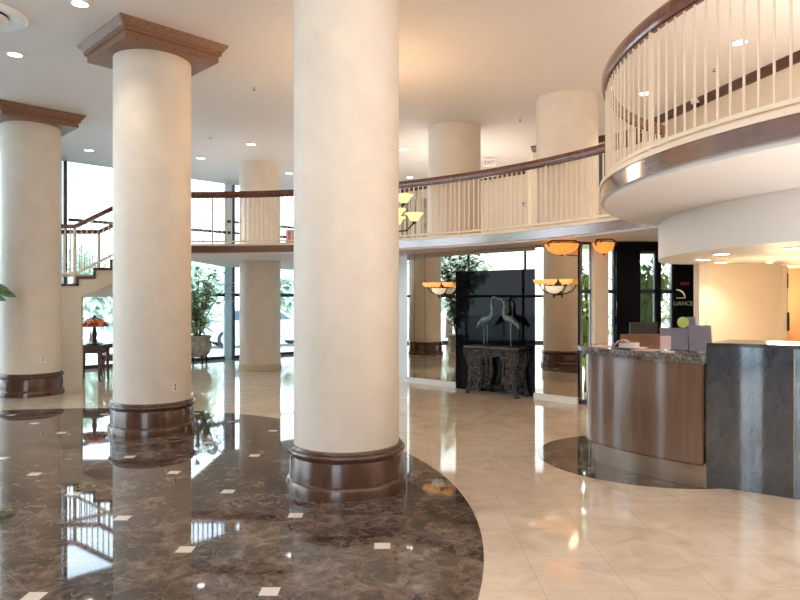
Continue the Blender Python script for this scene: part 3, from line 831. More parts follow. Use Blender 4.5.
# things on the desk (z = 1.136)
DZ = 1.136
def pw(px, py_or_Y, Y=None):
    return ((px - 400) / 650 * py_or_Y, py_or_Y)
def sheet(px, Y, w, h, rz, m, name, label, cat, z=DZ, t=.004, grp=None):
    x, y = pw(px, Y)
    return tag(MB().box((x, y, z + t / 2 + .0005), (w, h, t), rz).build(name, m), label, cat, grp)
sheet(606, 6.52, .22, .28, R(-35), 'paper_pink', 'paper_sheet', 'pale pink paper lying at the left end of the granite desk top', 'paper')
sheet(628, 6.28, .30, .22, R(-40), 'paper', 'paper_sheet', 'white paper lying under the folded leaflet on the desk top', 'paper', DZ + .005)
sheet(648, 6.02, .22, .24, R(-48), 'paper_pink', 'paper_sheet', 'pale pink paper lying beside the sign holders on the desk top', 'paper')
x, y = pw(617, 6.33)
mo = MB(); mo.lathe([(.0, .0), (.045, .0), (.05, .012), (.035, .03), (.0, .036)], (x, y, DZ + .0098), 16)
tag(mo.build('stapler_pad', 'black_matte'), 'small black rounded gadget on the papers of the desk', 'gadget')
bpy.data.objects['stapler_pad'].name = 'computer_mouse'
bx_, by_ = pw(629, 6.16)
fl = thing('leaflet_box', 'low pale box with a folded leaflet leaning on it on the desk', 'box', (bx_, by_, DZ))
MB().box((bx_, by_, DZ + .036), (.16, .11, .05), R(-38)).build('tray', 'paper', fl)
MB().sweep([(bx_ - .14, by_ + .05, DZ + .01), (bx_ - .09, by_ + .02, DZ + .075), (bx_ - .05, by_ - .0, DZ + .085), (bx_ - .01, by_ - .02, DZ + .07)], rect(-.05, .05, 0, .006)).build('leaflet', 'paper_pink', fl)
def holder(px, Y, w, h, rz, pink, label, z=DZ):
    x, y = pw(px, Y)
    t = thing('sign_holder', label, 'sign holder', (x, y, z), 'slanted sign holders on the desk')
    ca, sa = math.cos(rz), math.sin(rz)
    lean = .07
    def q(u, d, zz): return (x + u * ca - d * sa, y + u * sa + d * ca, z + zz)
    def slab_(u0, u1, d0, z0, z1, th):
        f = lambda zz: d0 + lean * zz / h
        vs = [q(u0, f(z0), z0), q(u1, f(z0), z0), q(u1, f(z1), z1), q(u0, f(z1), z1)]
        vs += [q(u0, f(z0) + th, z0), q(u1, f(z0) + th, z0), q(u1, f(z1) + th, z1), q(u0, f(z1) + th, z1)]
        return vs, [(0, 1, 2, 3), (7, 6, 5, 4), (0, 4, 5, 1), (1, 5, 6, 2), (2, 6, 7, 3), (3, 7, 4, 0)]
    MB()._faces(*slab_(-w / 2, w / 2, -.004, .002, h, .003)).build('acrylic_front', 'acrylic', t, flat=True)
    MB()._faces(*slab_(-w / 2 + .006, w / 2 - .006, .003, .008, h - .006, .002)).build('page', 'page_grey', t, flat=True)
    if pink: MB()._faces(*slab_(-w / 2 + .01, -w / 2 + .10, -.0065, .01, h * .62, .002)).build('leaflet', 'paper_pink', t, flat=True)
    MB().box(q(0, .045, .003), (w, .10, .005), rz).build('foot', 'acrylic', t)
holder(674, 5.98, .25, .21, R(-22), True, 'clear sign holder with grey page and a pink leaflet on the desk')
holder(701, 5.80, .20, .24, R(-14), False, 'clear slanted sign holder with grey page at the right end of the desk')
holder(694, 6.35, .09, .30, R(0), False, 'small upright sign holder standing behind the other two')
x, y = pw(668, 5.74)
tag(MB().box((x, y, DZ + .008), (.11, .06, .012), R(-38)).build('business_card_tray', 'paper'), 'small white card tray lying before the pink leaflet', 'card tray')
x, y = pw(683, 6.2)
gd = thing('round_paddle', 'small round lime green disc on a stand behind the sign holders', 'sign', (x, y, DZ))
dm = MB()
nseg = 28
vs = []; fs = []
for q in range(nseg):
    a = 2 * math.pi * q / nseg; vs.append((x + .052 * math.cos(a), y - .008, DZ + .25 + .052 * math.sin(a)))
for q in range(nseg):
    a = 2 * math.pi * q / nseg; vs.append((x + .052 * math.cos(a), y + .008, DZ + .25 + .052 * math.sin(a)))
fs = [tuple(range(nseg)), tuple(range(2 * nseg - 1, nseg - 1, -1))] + [(q, (q + 1) % nseg, nseg + (q + 1) % nseg, nseg + q) for q in range(nseg)]
dm._faces(vs, fs).build('disc', 'lime', gd)
MB().tube([(x, y, DZ), (x, y, DZ + .2)], .006, 6).lathe([(.0, .0), (.04, .0), (.04, .006), (.0, .006)], (x, y, DZ), 16).build('stand', 'trimwhite', gd)
# lower work surface behind the desk with monitor and chair
wk = thing('work_table', 'brown work table behind the curved desk', 'table', (3.55, 7.55, 0))
MB().box((3.45, 7.75, 1.02), (1.0, .5, .04), 0).build('table_top', 'desk_wood', wk)
for q in (-.46, .46): MB().box((3.45 + q, 7.75, .501), (.04, .48, .998), 0).build('leg', 'desk_wood', wk)
mx, my = pw(626, 7.7)
mx += .28
mn = thing('computer_monitor', 'grey backed computer monitor behind the reception desk', 'monitor', (mx, my, 1.04))
MB().box((mx - .12, my - .12, 1.23), (.34, .03, .22), R(10)).build('screen', 'black_matte', mn)
MB().box((mx - .12, my - .10, 1.045), (.16, .14, .012), 0).tube([(mx - .12, my - .10, 1.05), (mx - .12, my - .10, 1.2)], .015, 8).build('stand', 'black_matte', mn)
ox, oy = pw(648, 7.0)
oc = thing('office_chair', 'black office chair behind the reception desk', 'chair', (ox, oy, 0))
MB().box((ox, oy, .60), (.46, .46, .07), R(20)).build('seat', 'black_matte', oc)
MB().sweep([(ox - .22, oy + .18, 0), (ox - .1, oy + .24, 0), (ox + .1, oy + .24, 0), (ox + .22, oy + .18, 0)], rect(-.025, .025, .72, 1.22)).build('backrest', 'brown_leather', oc)
MB().tube([(ox, oy, .05), (ox, oy, .57)], .03, 8).tube([(ox, oy + .2, .6), (ox, oy + .25, .8)], .02, 6).build('column', 'black_matte', oc)
bs = MB()
for q in range(5):
    a = R(72 * q); bs.tube([(ox, oy, .09), (ox + .28 * math.cos(a), oy + .28 * math.sin(a), .05)], .02, 6)
    bs.lathe([(0, 0.0), (.025, 0.0), (.025, .05), (0, .05)], (ox + .28 * math.cos(a), oy + .28 * math.sin(a), .001), 8)
bs.build('base', 'black_matte', oc)

# sign on the black granite pier
sg = thing('wall_sign', 'grey lettered sign with a cream arc on the black granite pier', 'sign', (sx(684), SY - .1, 1.5))
arc = []
ax0 = sx(673.5); az0 = 1.6 + (300 - 298) * SY / 650
for q in range(13):
    a = R(90 - 90 * q / 12); arc.append((ax0 + .13 * math.cos(a), SY - .108, az0 + .125 * math.sin(a)))
MB().tube(arc, [.004 + .007 * math.sin(math.pi * min(1, q / 14 + .15)) for q in range(13)], 6).tube([(ax0, SY - .108, az0), (ax0 + .13, SY - .108, az0)], .005, 6).build('arc_logo', 'logo', sg)
text_mesh('lettering', 'LIANCE', .088, 'letters', sg, facing((sx(680.3), SY - .103, 1.6 - 3.6 * SY / 650), (0, -1)))
text_mesh('red_reflection', 'EXIT', .065, 'red_glow', sg, facing((sx(682), SY - .103, 1.6 + 16 * SY / 650), (0, -1)))  # made-up letters for a dim red reflection, with a faint glow of their own

# ------------------------------------------------------------------ ceiling fittings
gl = 'recessed downlights in the ceilings'
def downlight(x, y, z, label, r=.075, energy=30):
    t = thing('ceiling_downlight', label, 'ceiling light', (x, y, z), gl)
    MB().lathe([(r, -.001), (r + .035, -.001), (r + .035, -.008), (r, -.012)], (x, y, z), 28).build('trim_ring', 'trimwhite', t)
    MB().lathe([(.0, -.004), (r, -.004), (r, -.010), (.0, -.010)], (x, y, z), 28).build('lens', 'lamp_disc', t)
    if energy:
        l = bpy.data.lights.new('downlight_lamp', 'SPOT'); l.energy = energy; l.color = (1, .84, .66); l.spot_size = R(120); l.spot_blend = .9; l.shadow_soft_size = .08
        o = bpy.data.objects.new('downlight_lamp', l); COL.objects.link(o); o.location = (x, y, z - .03)
def cpx(px, py, h=3.15):
    Y = h * 650 / (300 - py); return ((px - 400) / 650 * Y, Y)
for px, py, lab in [(80, 3, 'recessed downlight above the middle left column at the top edge of the photo'), (15, 54, 'recessed downlight below the round ceiling diffuser'), (89, 150, 'recessed downlight above the stair rail by the left window'),
                    (201, 158, 'recessed downlight right of the middle left column'), (251, 144, 'recessed downlight above the plain back column'), (289, 173, 'recessed downlight between the back column and the nearest column'),
                    (404, 149, 'recessed downlight at the right edge of the nearest column, the upper one'), (410, 177, 'recessed downlight at the right edge of the nearest column, the lower one'),
                    (645, 93, 'recessed downlight seen through the round balcony balusters, the left one'), (740, 42, 'recessed downlight seen through the round balcony balusters, the right one')]:
    x, y = cpx(px, py); downlight(x, y, CEIL, lab, .08, 55)
for (x, y), lab in [((3.47, 7.45), 'recessed downlight at the left tip of the dropped ceiling'), ((3.24, 6.55), 'recessed downlight at the front edge of the dropped ceiling'),
                    ((3.95, 8.0), 'recessed downlight close to the lit alcove wall'), ((3.55, 5.82), 'recessed downlight of the dropped ceiling at the right edge of the photo')]:
    downlight(x, y, 2.07, lab, .075, 34)
def disc_detector(x, y, z, label):
    t = thing('smoke_detector', label, 'smoke detector', (x, y, z))
    MB().lathe([(0, -.001), (.07, -.001), (.07, -.015), (.055, -.022), (0, -.022)], (x, y, z), 24).build('housing', 'trimwhite', t)
    MB().lathe([(.0, -.022), (.04, -.022), (.032, -.045), (0, -.05)], (x, y, z), 20).build('sensor_cap', 'trimwhite', t)
x, y = cpx(210, 138); disc_detector(x, y, CEIL, 'white smoke detector on the ceiling right of the middle left column')
disc_detector(4.35, 7.65, 2.07, 'white smoke detector on the dropped alcove ceiling')
def sprinkler(px, py, label):
    x, y = cpx(px, py)
    t = thing('ceiling_sprinkler', label, 'sprinkler', (x, y, CEIL), 'ceiling sprinklers')
    MB().lathe([(0, .0), (.04, .0), (.035, -.012), (0, -.014)], (x, y, CEIL), 16).build('escutcheon', 'trimwhite', t)
    MB().tube([(x, y, CEIL - .01), (x, y, CEIL - .06)], .008, 6).lathe([(0, -.06), (.025, -.06), (.025, -.065), (0, -.065)], (x, y, CEIL), 12).build('nozzle', 'kick', t)
sprinkler(254, 86, 'small ceiling sprinkler left of the nearest column')
sprinkler(520, 118, 'small ceiling sprinkler left of the rear mezzanine column')
sprinkler(714, 67, 'small ceiling sprinkler seen through the round balcony balusters')
# round air diffuser, upper left corner
x, y = -4.55, 7.16
df = thing('ceiling_air_diffuser', 'big round white ceiling air diffuser in the top left corner', 'air vent', (x, y, CEIL))
MB().lathe([(.30, -.001), (.40, -.001), (.40, -.02), (.37, -.05), (.34, -.055), (.22, -.01), (.2, -.001)], (x, y, CEIL), 48).build('outer_cone', 'trimwhite', df)
MB().lathe([(.0, -.07), (.13, -.07), (.19, -.05), (.21, -.03), (.0, -.03)], (x, y, CEIL), 40).build('inner_cone', 'trimwhite', df)
MB().lathe([(.0, -.001), (.3, -.001), (.3, -.004), (.0, -.004)], (x, y, CEIL), 32).build('throat', 'black_matte', df)
# dome camera near the mezzanine wall
x, y = cpx(697, 99)
dc = thing('dome_camera', 'small white dome camera under the ceiling beyond the round balcony', 'camera', (x, y, CEIL))
MB().lathe([(0, -.001), (.09, -.001), (.09, -.06), (.06, -.075), (0, -.075)], (x, y, CEIL), 24).build('housing', 'trimwhite', dc)
MB().lathe([(.06, -.07), (.055, -.1), (.03, -.125), (0, -.13)], (x, y, CEIL), 20).build('dome', 'black_matte', dc)
# exit sign
Y = 14.3; x = (489.5 - 400) / 650 * Y; z = 1.6 + 137 * Y / 650
ex = thing('exit_sign', 'white hanging exit sign behind the far balcony rail', 'sign', (x, Y, CEIL))
MB().box((x, Y, z), (.27, .05, .16), R(-10)).build('housing', 'sign_white', ex)
MB().tube([(x, Y, z + .08), (x, Y, CEIL)], .012, 6).build('mount', 'trimwhite', ex)
text_mesh('lettering', 'EXIT', .11, 'sign_text', ex, facing((x - .005, Y - .028, z), (-.17, -.98)))
# fire alarm on back upper wall
tpx = (525 - 400) / 650; yy = (20.5 - 1.82) / (1 + tpx); xx = 18.68 - yy
xx, yy = xx - .03, yy - .03
al = thing('fire_alarm', 'small fire alarm box on the cream upper wall behind the railing', 'alarm', (xx, yy, 3.9))
MB().box((xx, yy, 3.9), (.11, .05, .13), R(-45)).build('housing', 'trimwhite', al)
MB().box((xx - .02, yy - .02, 3.92), (.07, .03, .04), R(-45)).box((xx - .02, yy - .02, 3.86), (.07, .03, .02), R(-45)).build('strobe', 'brown_leather', al)
# framed glass doors on the upper back wall, left of mezzanine column
def upwall(px, off=.0):
    tpx = (px - 400) / 650; yv = 18.68 / (1 + tpx); return Vector((18.68 - yv - off * .707, yv - off * .707))
fd = thing('door_2', 'cream framed glazed doors on the upper back wall', 'door', (*upwall(411), MZ)); fd['kind'] = 'structure'; del fd['category']
def uw_box(m1, p0, p1, z0, z1, th, off):
    a, b = upwall(p0, off), upwall(p1, off); mid = (a + b) / 2
    m1.box((mid.x, mid.y, (z0 + z1) / 2), ((b - a).length, th, z1 - z0), R(-45))
fm = MB()
for q in (399, 406, 413, 418.5, 421.5, 429.5): uw_box(fm, q - .8, q + .8, MZ, 4.62, .05, .03)
uw_box(fm, 398, 430, 4.42, 4.66, .05, .03); uw_box(fm, 398, 430, MZ, MZ + .25, .05, .03)
fm.build('door_frame', 'baluster', fd)
gm = MB(); uw_box(gm, 399, 429, MZ + .2, 4.5, .02, .015); gm.build('pane', 'door_glass', fd)
# oval mirror on right upper wall
wa = Vector(w_up[2]); wb = Vector(w_up[3]); dwu = (wb - wa).normalized(); kk = (602 - 400) / 650
tw = (kk * wa.y - wa.x) / (dwu.x - kk * dwu.y); pm = wa + dwu * tw + Vector((dwu.y, -dwu.x)) * .03
om = thing('wall_mirror', 'dark oval wall mirror half hidden by the round balcony', 'mirror', (pm.x, pm.y, 4.1))
def oval(rx, rz_, th, off):
    vs = []; n = 32; fs = []
    for s_ in (0, 1):
        for q in range(n):
            a = 2 * math.pi * q / n; u = rx * math.cos(a); o_ = off + th * s_
            vs.append((pm.x + dwu.x * u + dwu.y * o_, pm.y + dwu.y * u - dwu.x * o_, 4.1 + rz_ * math.sin(a)))
    fs = [tuple(range(n)), tuple(range(2 * n - 1, n - 1, -1))] + [(q, (q + 1) % n, n + (q + 1) % n, n + q) for q in range(n)]
    return MB()._faces(vs, fs)
oval(.16, .33, .02, -.02).build('frame', 'iron', om); oval(.13, .29, .01, 0.002).build('glass', 'car_glass', om)

# ------------------------------------------------------------------ plants and furniture on the left
def foliage_stems(base, n, h, spread, leafL, leafW, m_leaf, parent, per=9, z0=.0, seed=1, droop=.3, lo=.25):
    rnd = random.Random(seed); lf = MB(); st = MB()
    for i in range(n):
        a = rnd.uniform(0, 2 * math.pi); sp = spread * rnd.uniform(.25, 1); hh = h * rnd.uniform(.65, 1)
        b = Vector(base) + Vector((.05 * math.cos(a), .05 * math.sin(a), z0))
        tip = Vector(base) + Vector((sp * math.cos(a), sp * math.sin(a), z0 + hh))
        mid = (b + tip) / 2 + Vector((-sp * .25 * math.cos(a), -sp * .25 * math.sin(a), hh * .1))
        path = [b * (1 - t) ** 2 + mid * (2 * t * (1 - t)) + tip * t * t for t in (0, .25, .5, .75, 1)]
        st.tube(path, [.011, .009, .008, .006, .004], 5)
        for k_ in range(per):
            t = lo + (1 - lo) * (k_ + rnd.random()) / per
            p = b * (1 - t) ** 2 + mid * (2 * t * (1 - t)) + tip * t * t
            an = rnd.uniform(0, 2 * math.pi)
            d_ = Vector((math.cos(an), math.sin(an), rnd.uniform(-.1, .8)))
            lf.leaf(p, d_, leafL * rnd.uniform(.7, 1.2), leafW * rnd.uniform(.7, 1.2), droop)
    st.build('stem', 'bark', parent); lf.build('foliage', m_leaf, parent, flat=True)
px_, py_ = -5.12, 16.45
pp = thing('potted_plant', 'leafy plant in a weathered stone urn by the back windows', 'plant', (px_, py_, 0))
MB().lathe([(.0, .16), (.20, .16), (.29, .26), (.345, .40), (.34, .52), (.30, .60), (.315, .65), (.345, .67), (.345, .70), (.30, .70), (.28, .66), (.0, .66)], (px_, py_, 0), 36).build('pot', 'pot', pp, angle=50)
for q in range(4):
    a = R(45 + 90 * q); c = (px_ + .2 * math.cos(a), py_ + .2 * math.sin(a))
    MB().tube([(c[0], c[1], .22), (c[0] + .05 * math.cos(a), c[1] + .05 * math.sin(a), .1), (c[0] + .03 * math.cos(a), c[1] + .03 * math.sin(a), .0)], [.05, .03, .02], 8).build('foot', 'iron', pp)
MB().lathe([(0, .655), (.29, .655), (0, .67)], (px_, py_, 0), 20).build('soil', 'soil', pp)
foliage_stems((px_, py_, .66), 30, 1.75, .95, .36, .12, 'leaf_plant', pp, 13, 0, 3, .35, .1)

px_, py_ = -7.5, 9.85
p2 = thing('potted_plant', 'tall dark leaved plant whose leaf tips show at the left edge of the photo', 'plant', (px_, py_, 0))
MB().lathe([(.0, .0), (.24, .0), (.32, .45), (.34, .5), (.30, .5), (.28, .42), (.0, .42)], (px_, py_, 0), 32).build('pot', 'pot', p2)
foliage_stems((px_, py_, .42), 40, 2.9, .85, .36, .13, 'leaf_dark', p2, 15, 0, 5, .3, .12)
lf = MB()
for zz, xx_, ln in ((1.80, -6.26, .34), (1.72, -6.20, .38), (1.66, -6.34, .36)):
    lf.leaf(Vector((xx_, 9.9, zz)), Vector((1, -.05, .08)), ln, .12, .28, Vector((0, -1, .4)))
lf.tube([(px_, py_, .5), (-7.1, 9.88, 1.45), (-6.2, 9.9, 1.77)], [.015, .012, .005], 5)
lf.build('long_branch', 'leaf', p2, flat=True)

# side table, lamp, chair
tx, ty = -6.16, 12.98
sd = thing('side_table', 'dark wood side table under the stained glass lamp', 'table', (tx, ty, 0))
MB().box((tx, ty, .70), (.62, .50, .035), 0).box((tx, ty, .665), (.58, .46, .035), 0).build('table_top', 'dark_wood', sd)
MB().box((tx, ty, .60), (.54, .42, .10), 0).build('apron', 'dark_wood', sd)
for a_ in (-.24, .24):
    for b_ in (-.18, .18): MB().tube([(tx + a_, ty + b_, .62), (tx + a_, ty + b_, .3), (tx + a_ * 1.05, ty + b_ * 1.05, .0)], [.04, .032, .024], 8).build('leg', 'dark_wood', sd)
lp = thing('table_lamp', 'table lamp with orange stained glass shade on the dark side table', 'lamp', (tx + .05, ty, .7175))
lx = tx + .06
MB().lathe([(.0, 0), (.15, 0), (.155, .02), (.10, .035), (.05, .06), (.035, .12), (.05, .2), (.03, .3), (.018, .36), (.018, .48), (0, .48)], (lx, ty, .7175), 24).build('base', 'bronze', lp)
MB().lathe([(.265, .36), (.26, .39), (.22, .44), (.15, .50), (.05, .54), (.04, .53), (.14, .49), (.21, .43), (.25, .385), (.255, .36)], (lx, ty, .7175), 32).build('lamp_shade', 'tiffany', lp, angle=60)
MB().lathe([(.255, .355), (.268, .355), (.268, .37), (.255, .37)], (lx, ty, .7175), 32).lathe([(.05, .535), (.03, .56), (.012, .58), (.0, .6)], (lx, ty, .7175), 12).build('shade_rim', 'bronze', lp)
def armchair(c, rz, label, m, grp=None, w=.6):
    t = thing('armchair', label, 'chair', (c[0], c[1], c[2]))
    ca, sa = math.cos(rz), math.sin(rz)
    def q(x, y, z): return (c[0] + x * ca - y * sa, c[1] + x * sa + y * ca, c[2] + z)
    MB().box(q(0, 0, .40), (w, .56, .13), rz).build('seat', m, t)
    bk_ = MB()
    bk_.sweep([q(-w / 2, .24, 0), q(-w / 4, .31, 0), q(w / 4, .31, 0), q(w / 2, .24, 0)], [(-.05, .44), (.05, .44), (.09, .78), (.06, .86), (-.01, .86), (-.03, .78)])
    bk_.build('backrest', m, t, angle=50)
    for s_ in (-1, 1):
        MB().tube([q(s_ * w / 2, .26, .68), q(s_ * (w / 2 + .03), .05, .66), q(s_ * (w / 2 + .02), -.22, .62), q(s_ * w / 2, -.27, .50), q(s_ * w / 2, -.25, .38)], [.025, .028, .03, .026, .024], 8).build('arm', 'dark_wood', t)
        MB().tube([q(s_ * (w / 2 - .03), -.25, .38), q(s_ * (w / 2 - .02), -.27, .2), q(s_ * (w / 2 - .03), -.25, 0)], [.032, .024, .016], 8).build('leg', 'dark_wood', t)
        MB().tube([q(s_ * (w / 2 - .03), .25, .44), q(s_ * (w / 2 - .03), .27, .2), q(s_ * (w / 2 - .02), .36, 0)], [.03, .024, .016], 8).build('leg', 'dark_wood', t)
    return t
armchair((-6.0, 13.75, 0), R(-70), 'brown armchair with curved wooden arms behind the lamp table', 'brown_leather')
armchair((-2.98, 17.6, MZ), R(-25), 'pink armchair on the far mezzanine beside the plain back column', 'pink')

# ------------------------------------------------------------------ outdoors
struct(MB().prism([(-60, -30), (40, -30), (40, 70), (-60, 70)], -.30, -.14).build('ground', 'concrete'), 'pale driveway outside')
def crown_tree(c, h, r, n, seed, label, m='leaf_pale', L=.55, W=.3, shrub=False, name='tree'):
    rnd = random.Random(seed)
    t = thing(name, label, 'shrub' if shrub else 'tree', (c[0], c[1], -.14))
    lf = MB()
    blobs = [(Vector((rnd.uniform(-.5, .5) * r, rnd.uniform(-.5, .5) * r, h * (rnd.uniform(.25, .85) if shrub else rnd.uniform(.5, .88)))), r * rnd.uniform(.45, .7)) for _ in range(7)]
    for i in range(n):
        bc, br = rnd.choice(blobs)
        v = Vector((rnd.gauss(0, 1), rnd.gauss(0, 1), rnd.gauss(0, 1))).normalized()
        p = Vector((c[0], c[1], -.14)) + bc + v * br * rnd.uniform(.5, 1)
        if p.z < .0: continue
        lf.leaf(p, (v + Vector((rnd.uniform(-.6, .6), rnd.uniform(-.6, .6), rnd.uniform(-.6, .3)))), L * rnd.uniform(.6, 1.2), W * rnd.uniform(.6, 1.2), .3)
    lf.build('foliage', m, t, flat=True)
    tk = MB().tube([(c[0], c[1], -.14), (c[0] + .08, c[1], h * .35), (c[0], c[1] + .05, h * .75)], [r * .07 + .03, r * .05 + .02, .03], 8)
    for bc, br in blobs[:5]: tk.tube([(c[0], c[1] + .02, h * .4), tuple(Vector((c[0], c[1], -.14)) + bc)], [.04, .015], 5)
    tk.build('trunk', 'bark', t)
gt = 'trees outside the left windows'
tl = [(-14.0, 21.8, 3.1, 1.6), (-12.4, 26.2, 3.1, 1.6), (-9.4, 28.4, 3.1, 1.6), (-5.9, 33.5, 3.1, 1.6), (-17.0, 17.6, 3.1, 1.6), (-17.0, 8.0, 5.2, 2.1)]
tlab = ['pale green tree outside, seen between the lamp and the stair soffit', 'pale green tree outside the left windows behind the lamp', 'pale green tree outside behind the stone urn plant',
        'pale green tree outside between the back column and the nearest column', 'pale green tree outside at the far left behind the left column', 'pale green tree outside the left glass wall, seen as a reflection in the mirror panels']
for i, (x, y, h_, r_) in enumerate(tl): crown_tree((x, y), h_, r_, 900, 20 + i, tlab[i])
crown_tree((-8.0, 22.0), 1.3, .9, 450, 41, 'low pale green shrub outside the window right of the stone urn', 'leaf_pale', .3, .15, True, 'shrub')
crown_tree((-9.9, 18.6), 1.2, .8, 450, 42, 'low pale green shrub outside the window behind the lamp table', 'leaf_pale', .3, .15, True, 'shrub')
def car(c, rz, m, label):
    t = thing('parked_car', label, 'car', (c[0], c[1], -.14))
    ca, sa = math.cos(rz), math.sin(rz)
    Mx = Matrix.Translation((c[0], c[1], -.14)) @ Matrix.Rotation(rz, 4, 'Z')
    def xf(mb):
        bmesh.ops.transform(mb.bm, matrix=Mx, verts=mb.bm.verts); return mb
    body = [(-2.2, .35), (-2.25, .7), (-2.1, .92), (-1.2, 1.0), (1.0, .98), (1.9, .86), (2.2, .68), (2.25, .38), (1.75, .25), (-1.8, .25)]
    xf(MB().prism_xz(body, -.88, .88)).build('car_body', m, t, angle=40)
    roof = [(-1.75, .98), (-1.15, 1.40), (-.2, 1.5), (.55, 1.42), (1.25, .97)]
    xf(MB().prism_xz(roof, -.74, .74)).build('cabin', m, t, angle=40)
    gls = [(-1.5, 1.01), (-1.08, 1.34), (-.25, 1.43), (.5, 1.36), (1.02, 1.01)]
    xf(MB().prism_xz(gls, -.75, .75)).build('side_window', 'car_glass', t)
    for wx in (-1.4, 1.4):
        for s_ in (-1, 1):
            w = MB(); n = 24; vs = []; fs = []
            prof_ = [(.20, .0), (.30, .0), (.335, .04), (.335, .16), (.30, .2), (.2, .2)]
            for r_, d_ in prof_:
                for q in range(n):
                    a = 2 * math.pi * q / n; vs.append((wx + r_ * math.cos(a), s_ * (.90 - d_), .335 + r_ * math.sin(a)))
            for j in range(len(prof_) - 1):
                for q in range(n): fs.append((j * n + q, j * n + (q + 1) % n, (j + 1) * n + (q + 1) % n, (j + 1) * n + q))
            w._faces(vs, fs); wheel = xf(w).build('wheel', 'tyre', t)
            hb = MB(); vs = []
            for d_ in (.02, .12):
                for q in range(n):
                    a = 2 * math.pi * q / n; vs.append((wx + .205 * math.cos(a), s_ * (.905 - d_), .335 + .205 * math.sin(a)))
            hb._faces(vs, [tuple(range(n)), tuple(range(2 * n - 1, n - 1, -1))] + [(q, (q + 1) % n, n + (q + 1) % n, n + q) for q in range(n)])
            xf(hb).build('hub', 'trimwhite', wheel)
car((-5.3, 24.6), R(25), 'car_white', 'white car parked outside, right of the plain back column')
car((-12.6, 19.4), R(40), 'car_blue', 'blue car parked outside behind the table lamp')
car((8.0, 16.2), R(15), 'car_pink', 'pale red car parked outside the bright entrance glass')
def palm(c, n, h, seed, label, m='leaf', name='palm'):
    rnd = random.Random(seed)
    t = thing(name, label, 'palm', (c[0], c[1], -.14))
    lf = MB(); tk = MB()
    tk.tube([(c[0], c[1], -.14), (c[0] + .05, c[1], h * .5)], [.09, .06], 8)
    for i in range(n):
        a = rnd.uniform(0, 2 * math.pi); b = Vector((c[0] + .05, c[1], h * rnd.uniform(.3, .5)))
        tip = b + Vector((math.cos(a) * .95, math.sin(a) * .95, h * rnd.uniform(.05, .45)))
        mid = (b + tip) / 2 + Vector((0, 0, .45))
        for k_ in range(12):
            tq = .15 + .85 * k_ / 11; p = b * (1 - tq) ** 2 + mid * (2 * tq * (1 - tq)) + tip * tq * tq
            dq = (mid - b) * (1 - tq) + (tip - mid) * tq; sd_ = dq.cross(Vector((0, 0, 1))).normalized()
            for s_ in (-1, 1): lf.leaf(p, sd_ * s_ + dq.normalized() * .8 + Vector((0, 0, -.2)), .36, .05, .35)
        tk.tube([b, mid * .5 + (b + tip) * .25, tip], [.018, .012, .005], 5)
    lf.build('fronds', m, t, flat=True); tk.build('trunk', 'bark', t)
palm((5.3, 13.6), 18, 2.6, 61, 'green palm outside the bright entrance glass, beyond the dark bamboo')
crown_tree((3.24, 11.35), 2.6, .34, 700, 62, 'yellow green bush outside the narrow glass strip beside the mirrors', 'leaf_yellow', .22, .10, True, 'shrub')
crown_tree((4.33, 11.3), 2.9, .36, 1100, 64, 'tall deep green shrub outside the left entrance glass of the black granite', 'leaf', .24, .07, True, 'shrub')
crown_tree((4.2, 15.6), 2.3, .8, 600, 63, 'sunlit green bush outside the entrance, beyond the palms', 'leaf_pale', .4, .2, True, 'shrub')

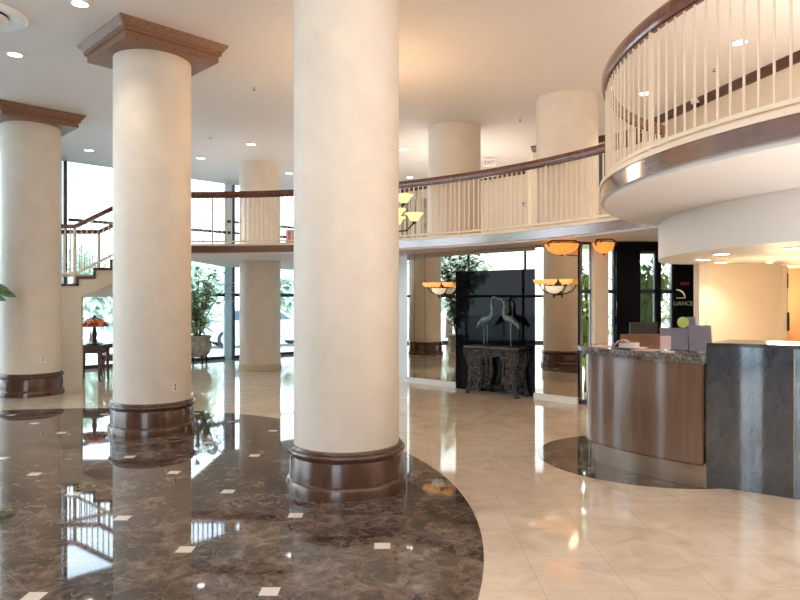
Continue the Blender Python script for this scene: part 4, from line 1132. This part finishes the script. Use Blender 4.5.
# ------------------------------------------------------------------ light
w = bpy.data.worlds.new('sky'); scene.world = w; w.use_nodes = True
nt = w.node_tree; bg = nt.nodes['Background']; n = N(nt)
tc = nt.nodes.new('ShaderNodeTexCoord')
z = n.sep(tc.outputs['Generated'])[2]
col = n.ramp(n.math('ADD', n.math('MULTIPLY', z, .5), .5), [(.45, (.72, .80, .84)), (.52, (.90, .97, 1.0)), (.8, (.66, .84, 1.0))])
nt.links.new(col, bg.inputs[0]); bg.inputs[1].default_value = 4.1
def lamp(kind, loc, e, c=(1, .85, .7), size=.3, rot=None, name='lamp'):
    l = bpy.data.lights.new(name, kind); l.energy = e; l.color = c
    if kind == 'AREA': l.size = size
    else: l.shadow_soft_size = size
    o = bpy.data.objects.new(name, l); COL.objects.link(o); o.location = loc
    if rot: o.rotation_euler = rot
    return o
UP = (R(180), 0, 0)
lamp('POINT', (CH[0], CH[1], 3.45), 45, (1, .66, .42), .35, name='chandelier_lamp')
lamp('AREA', (-2.0, -1.5, 1.2), 270, (1, .90, .82), 4.0, UP, 'hall_fill')  # added fill behind the camera without a fixture, brightens the ceiling
lamp('AREA', (4.5, 2.1, .6), 165, (1, .97, .95), 1.8, UP, 'desk_side_fill')  # added unseen fill, lifts the round balcony underside and dropped ceiling
lamp('AREA', (4.9, 5.6, 3.3), 45, (1, .86, .74), 1.2, UP, 'balcony_fill')  # added fill above the round balcony, no real lamp stands there
lamp('AREA', (1.2, 13.6, 3.0), 24, (1, .88, .76), 1.6, UP, 'mezzanine_fill')  # added fill for the ceiling over the mezzanine, no fixture
lamp('AREA', (4.0, 13.2, 2.44), 420, (1, .98, .92), 2.0, None, 'porch_fill')  # added light under the slab, brightens the plants by the entrance
lamp('POINT', (4.3, 7.3, 1.5), 17, (1, .72, .42), .15, name='alcove_fill')  # added warm fill without a fixture, brightens the alcove wall
lamp('POINT', (5.6, 9.1, 1.6), 14, (1, .55, .25), .15, name='office_lamp')

# ------------------------------------------------------------------ camera
cam = bpy.data.cameras.new('camera'); co = bpy.data.objects.new('camera', cam); COL.objects.link(co)
co.location = (0, 0, 1.6); co.rotation_euler = (R(90), 0, 0)
cam.sensor_width = 36; cam.lens = 650 / 800 * 36; cam.clip_end = 300
scene.camera = co
scene.view_settings.view_transform = 'Standard'
scene.view_settings.look = 'None'
scene.view_settings.exposure = 0.62
try:
    scene.cycles.use_denoising = True
    scene.cycles.max_bounces = 10; scene.cycles.diffuse_bounces = 4; scene.cycles.glossy_bounces = 6; scene.cycles.transparent_max_bounces = 16
    scene.cycles.sample_clamp_indirect = 6; scene.cycles.caustics_reflective = False; scene.cycles.caustics_refractive = False
except Exception: pass
